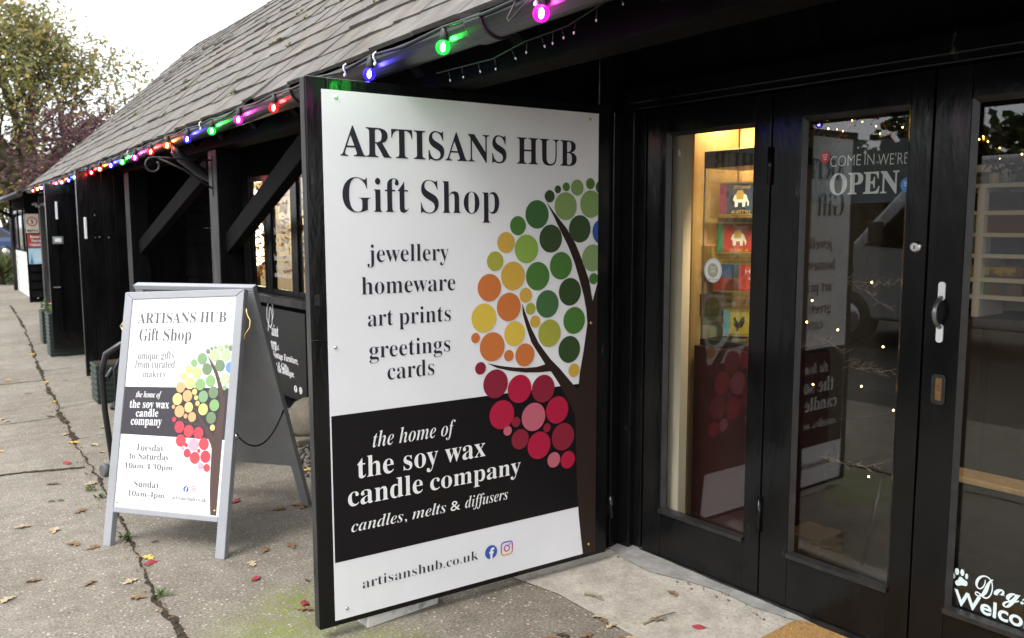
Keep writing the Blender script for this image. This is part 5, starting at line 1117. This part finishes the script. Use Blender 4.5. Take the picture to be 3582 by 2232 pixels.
# ------------------------------------------------------------------ trees beyond the barn
M['bark'] = mat('mossy_bark', (0.045,0.045,0.025), 0.95, col2=(0.10,0.085,0.055), vscale=3, bump=0.8, bscale=9, spec=0.1)
def tree(name, label, base, height, spread, leafm, nleaf, lsize, cols, seed, levels=5, trunk_r=0.4, lean=(0,0), first=0.25, up_=0.35, droop=0.0, cl=0.36):
    rg_ = random.Random(seed); t = thing(name, label, 'tree', base); tr = MB(); tips = []
    def grow(p, d, l, r, lv):
        n = 4; pts = [p]; rs = [r]; dd = d
        for i in range(n):
            dd = (dd+Vector((rg_.gauss(0,.13),rg_.gauss(0,.13),rg_.gauss(0,.08)+0.02))).normalized(); pts.append(pts[-1]+dd*l/n); rs.append(r*(1-0.42*(i+1)/n))
        tr.tube(pts, rs, 8 if lv < 3 else 5)
        if lv >= 3: tips.extend(pts[1:])
        if lv >= levels: return
        k = rg_.choice((3,3,4)) if lv else 5
        for c in range(k):
            a = 2*math.pi*(c+rg_.random()*0.7)/k; o_ = dd.orthogonal().normalized(); s_3 = dd.cross(o_)
            out = o_*math.cos(a)+s_3*math.sin(a); nd = (dd*rg_.uniform(0.35,0.9)+out*spread*rg_.uniform(0.6,1.1)+ZV*(up_-droop*lv)).normalized()
            pp = pts[-1] if c < 2 else pts[rg_.randint(2,n)]
            grow(pp, nd, l*rg_.uniform(0.62,0.82), rs[-1]*rg_.uniform(0.6,0.8), lv+1)
    b0 = Vector(base); d0 = Vector((lean[0],lean[1],1)).normalized()
    grow(b0, d0, height*first, trunk_r, 0)
    obj('trunk', tr, M['bark'], t)
    cr = MB()
    for k in range(nleaf):
        q = rg_.choice(tips); q = q+Vector((rg_.gauss(0,cl),rg_.gauss(0,cl),rg_.gauss(0,cl*0.8)))
        a = Vector((rg_.gauss(0,1),rg_.gauss(0,1),rg_.gauss(0,.7))).normalized(); b_ = a.orthogonal().normalized(); sz = lsize*rg_.uniform(0.6,1.4); c = rg_.choice(cols); v = rg_.uniform(0.7,1.2)
        cr.face([q-a*sz, q+b_*sz*0.55, q+a*sz, q-b_*sz*0.55], 0, False, (c[0]*v,c[1]*v,c[2]*v))
    obj('crown', cr, leafm, t, fix=False)
    return t
M['oakleaf'] = leafmat('oak_leaves_autumn', (0.23,0.225,0.085), (0.33,0.28,0.11), 0.5); M['purpleleaf'] = leafmat('purple_leaves', (0.055,0.022,0.03), (0.09,0.04,0.045), 0.3)
M['greenleaf'] = leafmat('dark_green_leaves', (0.035,0.055,0.015), (0.07,0.09,0.02), 0.3)
OC = [(1,1,1),(0.75,0.9,0.8),(1.3,1.1,0.8),(0.6,0.7,0.6)]
tree('oak_tree', 'tall oak with yellowing autumn leaves behind the far roof end', (4.2,33,0), 14, 0.85, M['oakleaf'], 7600, 0.095, OC, 12, 5, 0.5, cl=0.26)
tree('oak_tree', 'second autumn oak half out of the picture at its left edge', (1.0,36,0), 13, 0.95, M['oakleaf'], 4300, 0.095, OC, 23, 5, 0.42, cl=0.26)
tree('purple_tree', 'purple leaved bushy tree just over the barn roof', (5.2,27,0), 6.0, 0.9, M['purpleleaf'], 8000, 0.06, [(1,1,1),(1.4,1.1,1.1),(0.7,0.7,0.8)], 5, 5, 0.16, first=0.28, cl=0.4)
tree('oak_tree', 'small green and brown tree low behind the outbuilding', (3.2,46,0), 8, 0.9, M['oakleaf'], 9000, 0.14, OC, 31, 4, 0.3)
mb = MB(); w0, w1 = atY(520,28,26), atY(800,69,13.5); mb.tube([w0+(w0-w1)*0.4, w0.lerp(w1,0.5)-ZV*0.03, w1], 0.008, 5); solo('overhead_wire', mb, M['pvcblack'], 'thin overhead wire running from the tree to the barn ridge', 'wire')
# spiky shrub, low wall, parked car at the far left
sh = MB(); rg = random.Random(2); c = Vector((1.62,25.5,0.0))
for k in range(260):
    a = rg.uniform(0,6.283); e = rg.uniform(0.25,1.35); d = Vector((math.cos(a)*math.cos(e),math.sin(a)*math.cos(e),math.sin(e))); l = rg.uniform(0.5,0.85); w_ = d.cross(ZV).normalized()*0.018; q = c+ZV*0.25
    v = rg.uniform(0.7,1.3); sh.face([q-w_, q+w_, q+d*l*0.7+w_*0.7-ZV*0.02, q+d*l-ZV*0.1*l, q+d*l*0.7-w_*0.7-ZV*0.02], 0, False, (v,v,v))
t = thing('spiky_shrub', 'spiky green yucca like shrub beyond the far corner of the barn', 'shrub', c); obj('foliage', sh, leafmat('yucca_leaves', (0.10,0.13,0.05), (0.17,0.19,0.08), 0.2), t, fix=False); mb = MB(); mb.lathe([(0.07,0),(0.06,0.3)], c, ZV, 8); obj('stem', mb, M['bark'], t)
gb = MB(); rg = random.Random(6)
for k in range(700):
    q = Vector((rg.uniform(0.6,3.2), rg.uniform(25.2,29), rg.uniform(0,0.22))); a = Vector((rg.gauss(0,1),rg.gauss(0,1),rg.gauss(0,1))).normalized(); b_ = a.orthogonal(); v = rg.uniform(0.6,1.3); gb.face([q-a*0.08, q+b_*0.04, q+a*0.08, q-b_*0.04], 0, False, (v,v,v))
o = struct('ground_cover', gb, M['greenleaf'], 'stuff'); o['label'] = 'low mixed ground cover around the spiky shrub'; o['category'] = 'plants'
def car(name, label, cat, o, L_, W_, H_, prof, win, paint, wheels, wr, rot, sidewin):
    """body profile in (along, up) swept across the width; windows are inset panels; origin at the ground centre"""
    o = Vector(o); t = thing(name, label, cat, o); cr, sr_ = math.cos(rot), math.sin(rot); ax = Vector((cr,sr_,0)); ay = Vector((-sr_,cr,0))
    Pv = lambda x, y, z: o+ax*x+ay*y+ZV*z
    mb = MB(); n = len(prof); secs = [(-W_/2,0.80),(-W_/2+0.03,0.0)]
    def inset(y):                       # tumblehome: narrower towards the roof
        return [Pv(x, y*(1-0.10*max(0,(z-0.9))/max(0.3,H_-0.9)) , z) for x, z in prof]
    A = inset(-W_/2); B = inset(W_/2); i = len(mb.v); mb.v += A+B
    mb.f.append(tuple(range(i,i+n))); mb.f.append(tuple(range(i+n,i+2*n))); 
    for j in range(n): mb.f.append((i+j, i+(j+1) % n, i+n+(j+1) % n, i+n+j))
    mb.m += [0]*(n+2); mb.sm += [False]*(n+2); mb.c += [None]*(n+2)
    body = obj('body', mb, paint, t, 0.05, seg=3)
    wm = mat('car_glass', (0.01,0.012,0.014), 0.05)
    for sgn in (-1,1):
        for poly in sidewin:
            g = MB(); g.face([Pv(x, sgn*(W_/2*(1-0.10*max(0,(z-0.9))/max(0.3,H_-0.9))+0.006), z) for x, z in poly]); obj('side_window', g, wm, body)
    (x0,z0),(x1,z1) = win; nx, nz = (z0-z1), (x1-x0); l = math.hypot(nx,nz); nx, nz = nx/l, nz/l
    if nz < 0: nx, nz = -nx, -nz
    g = MB(); k0, k1 = 0.94, 0.94; hw = W_/2
    hw0 = hw*(1-0.10*max(0,(z0-0.9))/max(0.3,H_-0.9))*0.93; hw1 = hw*(1-0.10*max(0,(z1-0.9))/max(0.3,H_-0.9))*0.93
    g.face([Pv(x0+nx*.008,-hw0,z0+nz*.008), Pv(x0+nx*.008,hw0,z0+nz*.008), Pv(x1+nx*.008,hw1,z1+nz*.008), Pv(x1+nx*.008,-hw1,z1+nz*.008)]); obj('windscreen', g, wm, body)
    for x in wheels:
        for sgn in (-1,1):
            w_ = MB(); w_.lathe([(wr*0.6,-0.1),(wr*0.96,-0.1),(wr,-0.06),(wr,0.06),(wr*0.96,0.1),(wr*0.62,0.1)], Pv(x,sgn*(W_/2-0.09),wr), ay, 22); wo = obj('wheel', w_, M['pvcblack'], t); w2 = MB(); w2.lathe([(wr*0.62,-0.02),(wr*0.55,0.012),(wr*0.15,0.02)], Pv(x,sgn*(W_/2-0.0),wr)+ay*(0.012*sgn), ay*sgn, 18); obj('rim', w2, M['steel'], wo)
    hl = emis('headlamp_glass', (1,1,1), 0.0, (0.55,0.57,0.6))
    for sgn in (-1,1):
        h = MB(); fx = max(x for x, z in prof); h.lathe([(0.02,0),(0.13,0.0),(0.11,0.03),(0.02,0.045)], Pv(fx-0.02, sgn*(W_/2-0.22), 0.78 if H_ > 1.8 else 0.65), ax+ZV*0.25, 14); obj('headlight', h, hl, body)
        m_ = MB(); m_.obox(Pv(x0-0.45,sgn*(W_/2+0.03),z0+0.02), ax*0.12, ay*(0.16*sgn), ZV*0.24); obj('wing_mirror', m_, M['pvcblack'], body, 0.02)
    return t
silver = mat('silver_paint', (0.50,0.51,0.53), 0.3, 0.3, coat=0.5)
car('panel_van', 'silver panel van parked across the yard, mirrored in the middle glass leaf', 'van', (-5.1,4.4,-0.006), 5.3, 2.0, 2.25,
    [(-2.6,0.35),(2.35,0.35),(2.62,0.50),(2.66,0.80),(2.45,1.02),(1.75,1.25),(0.95,2.12),(0.6,2.25),(-2.45,2.25),(-2.6,2.1)], ((1.72,1.28),(0.98,2.08)), silver, (1.75,-1.6), 0.35, R(90), [[(1.55,1.25),(0.85,1.95),(0.55,1.95),(0.55,1.2)]])
car('parked_car', 'blue hatchback parked far off beyond the end of the barn', 'car', (2.2,47.0,0), 4.2, 1.8, 1.5,
    [(-2.1,0.3),(2.0,0.3),(2.1,0.5),(2.05,0.75),(1.1,0.95),(0.35,1.42),(-1.2,1.48),(-1.95,1.0),(-2.1,0.8)], ((1.05,0.97),(0.38,1.40)), mat('blue_car_paint', (0.03,0.06,0.18), 0.3, coat=0.5), (1.3,-1.3), 0.31, R(160), [[(0.85,0.98),(0.3,1.36),(-0.35,1.38),(-0.35,0.98)],[(-0.42,0.98),(-0.42,1.38),(-1.15,1.38),(-1.6,1.02)]])
# dark hedge and trees facing the shop across the yard (mirrored in the glass)
hg_ = MB(); rg = random.Random(19)
for k in range(15000):
    y = rg.uniform(-16,22); h_ = 3.6+0.7*math.sin(y*0.7)+0.4*math.sin(y*2.3); z = rg.uniform(0,1)**0.7*h_; x = -15.5+rg.gauss(0,0.6)
    q = Vector((x,y,z)); a = Vector((rg.gauss(0,1),rg.gauss(0,1),rg.gauss(0,1))).normalized(); b_ = a.orthogonal().normalized(); v = rg.uniform(0.5,1.3); sz = rg.uniform(0.12,0.24)
    hg_.face([q-a*sz, q+b_*sz*0.6, q+a*sz, q-b_*sz*0.6], 0, False, (v,v,v))
t = thing('hedge', 'tall dark hedge across the yard, seen only mirrored in the glass', 'hedge', (-15.5,3,0)); obj('foliage', hg_, M['greenleaf'], t, fix=False)
hb = MB(); hb.box((-16.2,-16,0),(-15.9,22,2.9)); obj('branches', hb, mat('hedge_core', (0.015,0.017,0.008), 1.0, spec=0.0), t)

# ------------------------------------------------------------------ fallen leaves, twigs, weeds
def oakleaf(seed):
    rg_ = random.Random(seed); mb = MB(); n = 13; Lf = 1.0; L_, R_, C_ = [], [], []
    for k in range(n):
        t_ = k/(n-1); w_ = 0.30*math.sin(math.pi*min(1,t_*1.05+0.02))**0.8*(0.72+0.38*math.sin(t_*19+rg_.random())); w_ = max(0.01, w_)
        cz = 0.09*math.sin(t_*3.0+rg_.random()*0.3)*rg_.uniform(0.8,1.1); x = (t_-0.5)*Lf; bend = 0.06*math.sin(t_*4+seed)
        C_.append(Vector((x,bend,cz*0.6))); L_.append(Vector((x+0.03,bend+w_,cz*0.6+0.06*w_/0.3*rg_.uniform(0.2,1.6)))); R_.append(Vector((x+0.03,bend-w_,cz*0.6+0.05*w_/0.3*rg_.uniform(0.0,1.5))))
    for k in range(n-1): mb.face([C_[k],C_[k+1],L_[k+1],L_[k]],0,True); mb.face([R_[k],R_[k+1],C_[k+1],C_[k]],0,True)
    mb.tube([Vector((-0.5,0,0.0)),Vector((-0.62,0.02,0.02)),Vector((-0.74,0.05,0.01))],0.012,5)
    return mb
def roundleaf(seed):
    rg_ = random.Random(seed); mb = MB(); n = 9; L_, R_, C_ = [], [], []
    for k in range(n):
        t_ = k/(n-1); w_ = 0.28*math.sin(math.pi*t_)**0.7+0.004; C_.append(Vector((t_-0.5,0,0.05*math.sin(t_*3)))); L_.append(Vector((t_-0.5,w_,0.12*math.sin(t_*3.1+seed)+0.06))); R_.append(Vector((t_-0.5,-w_,0.05*math.sin(t_*2.5)+0.03)))
    for k in range(n-1): mb.face([C_[k],C_[k+1],L_[k+1],L_[k]],0,True); mb.face([R_[k],R_[k+1],C_[k+1],C_[k]],0,True)
    mb.tube([Vector((-0.5,0,0)),Vector((-0.72,0.03,0.03))],0.014,5)
    return mb
LC = dict(brown=((0.15,0.083,0.042),(0.25,0.155,0.085)), tan=((0.33,0.245,0.15),(0.44,0.345,0.23)), red=((0.22,0.025,0.035),(0.32,0.06,0.07)), yellow=((0.55,0.33,0.05),(0.62,0.42,0.10)), dark=((0.05,0.035,0.02),(0.10,0.07,0.04)))
LMESH = {}
for c, (a, b_) in LC.items():
    mm_ = mat(c+'_dead_leaf', a, 0.75, col2=b_, vscale=3, spec=0.2)
    for v in range(2): LMESH[(c,v)] = (roundleaf(v+3) if c == 'red' else oakleaf(v+len(c))).mesh('fallen_leaf', [mm_])
lcount = {}
def leafat(p, c, size, place, i):
    o = bpy.data.objects.new('fallen_leaf', LMESH[(c, i % 2)]); COL.objects.link(o); r_ = random.Random(i*13+5)
    o.location = (p[0],p[1],0.0035+(0.005 if p[0] > 2.05 else 0.0)); o.scale = (size,size,size); o.rotation_euler = (r_.gauss(0,0.07), r_.gauss(0,0.05), r_.uniform(0,6.28))
    lcount.setdefault((c,place),[]).append(o); o['category'] = 'leaf'; o['group'] = 'fallen leaves on the pavement'
def z3(x, y): return atZ(x*0.4176, 880.8+y*0.4177)
i = 0
for lst, c in (([(285,255),(300,640),(415,985),(530,1003),(185,1190),(512,1205),(780,1285),(455,795)],'brown'), ([(535,420),(378,360),(130,885),(305,905),(740,1195),(45,1300),(1430,1095),(520,640)],'tan'), ([(855,1092),(1450,1178),(1730,1320),(380,522),(1330,742)],'red'), ([(1740,565),(840,1062),(415,405)],'yellow'), ([(290,740),(345,735),(1745,1190),(880,968)],'dark'), ([(1655,990),(1505,1018),(1585,785),(1735,1355),(1690,760),(1715,770)],'brown')):
    for (x, y) in lst:
        p_ = z3(x, y); i += 1; pl_ = 'left of the joint' if p_.x < 0.74 else 'between the joint and the sign door' if p_.y < 4.0 else 'beside the A-board'
        leafat(p_, c, {'red':0.074,'dark':0.04}.get(c, 0.086)*(0.85 if y > 1000 else 1.0), pl_, i)
for (x, y, c) in ((1594,1409,'brown'),(1656,1488,'red'),(1432,1468,'brown'),(1450,1483,'tan'),(1418,1462,'tan'),(1470,1512,'brown'),(1300,1510,'brown'),(1335,1505,'dark'),(1498,1512,'tan'),(1555,1470,'brown'),(1390,1505,'brown')):
    i += 1; leafat(atZ(x,y,0.006), c, 0.06 if c != 'red' else 0.05, 'near the glazed doors', i)
rg = random.Random(55)
for k in range(22):
    i += 1; y = rg.uniform(6.0,15); x = rg.uniform(0.1,1.05)+0.03*(y-6); leafat((x,y), rg.choice(('brown','tan','brown','yellow')), rg.uniform(0.05,0.085), 'on the far path', i)
PW = {'left of the joint':'left of the cracked joint','between the joint and the sign door':'between the joint and the sign door','beside the A-board':'around the A-board feet','near the glazed doors':'on the slab before the glazed doors','on the far path':'on the far path'}
OL = ORD+['eleventh','twelfth','thirteenth','fourteenth','fifteenth','sixteenth','seventeenth','eighteenth','nineteenth','twentieth','twenty-first','twenty-second','twenty-third','twenty-fourth','twenty-fifth','twenty-sixth']
for (c, pl_), L2 in lcount.items():
    L2.sort(key=lambda o: o.location.x**2+o.location.y**2)
    for k, o in enumerate(L2):
        o['label'] = ('%s fallen leaf %s' % (c, PW[pl_])) if len(L2) == 1 else ('%s fallen leaf %s, %s nearest the camera' % (c, PW[pl_], OL[k]))
for (a, b_, lab) in (((1525,1480),(1600,1455),'brown twig with a leaf lying before the glazed doors'), ((1385,1410),(1430,1425),'short thin twig on the slab near the foot of the sign door')):
    p0, p1 = atZ(*a,0.008), atZ(*b_,0.008); mb = MB(); mb.tube([p0+ZV*0.004, p0.lerp(p1,0.4)+Vector((0.01,0.004,0.008)), p1+ZV*0.006], [0.004,0.003,0.002], 6); mb.tube([p0.lerp(p1,0.3)+ZV*0.006, p0.lerp(p1,0.45)+Vector((0.03,-0.02,0.006))], 0.0018, 5); solo('twig', mb, M['twig'], lab, 'twig')
M['weed'] = leafmat('weed_green', (0.06,0.11,0.02), (0.13,0.19,0.05), 0.3)
rg = random.Random(66)
for (x, y, lab) in ((570,720,'small weed tuft in the joint by the left foot of the A-board'),(715,945,'round leaved weed in the joint below the A-board'),(905,1280,'largest green weed in the joint near the bottom of the picture'),(510,675,'tiny weed in the joint behind the A-board leg')):
    p_ = z3(x, y); mb = MB()
    for k in range(26):
        a = rg.uniform(0,6.28); e = rg.uniform(0.1,1.1); d = Vector((math.cos(a)*math.cos(e),math.sin(a)*math.cos(e),math.sin(e))); l = rg.uniform(0.015,0.045); w_ = d.cross(ZV).normalized()*0.006; q = p_+Vector((rg.gauss(0,.012),rg.gauss(0,.015),0.006))
        mb.face([q, q+d*l*0.5+w_, q+d*l, q+d*l*0.5-w_], 0, False, (rg.uniform(.7,1.3),)*3)
    solo('weed', mb, M['weed'], lab, 'weed', 'weeds in the pavement joint')
lit = MB(); rg = random.Random(67)          # crumbs of leaf and grit along the joint and door foot
for k in range(420):
    if k % 3: y = rg.uniform(2.9,9); x = 0.68+0.0305*max(0,y-3.5)+rg.gauss(0,0.022)
    else:
        q = D(rg.uniform(0.3,2.6),-rg.uniform(0.03,0.16),0); x, y = q.x, q.y
    sz = rg.uniform(0.003,0.010); q = Vector((x,y,0.010)); a = Vector((rg.gauss(0,1),rg.gauss(0,1),rg.gauss(0,.3))).normalized(); b_ = a.orthogonal().normalized(); v = rg.uniform(0.5,1.5); lit.face([q-a*sz, q+b_*sz*0.6, q+a*sz, q-b_*sz*0.6], 0, False, (v,v*0.9,v*0.8))
o = struct('leaf_litter', lit, leafmat('litter', (0.10,0.06,0.03), (0.20,0.13,0.07), 0.1), 'stuff'); o['label'] = 'crumbs of leaf and grit along the joint and the door foot'; o['category'] = 'litter'
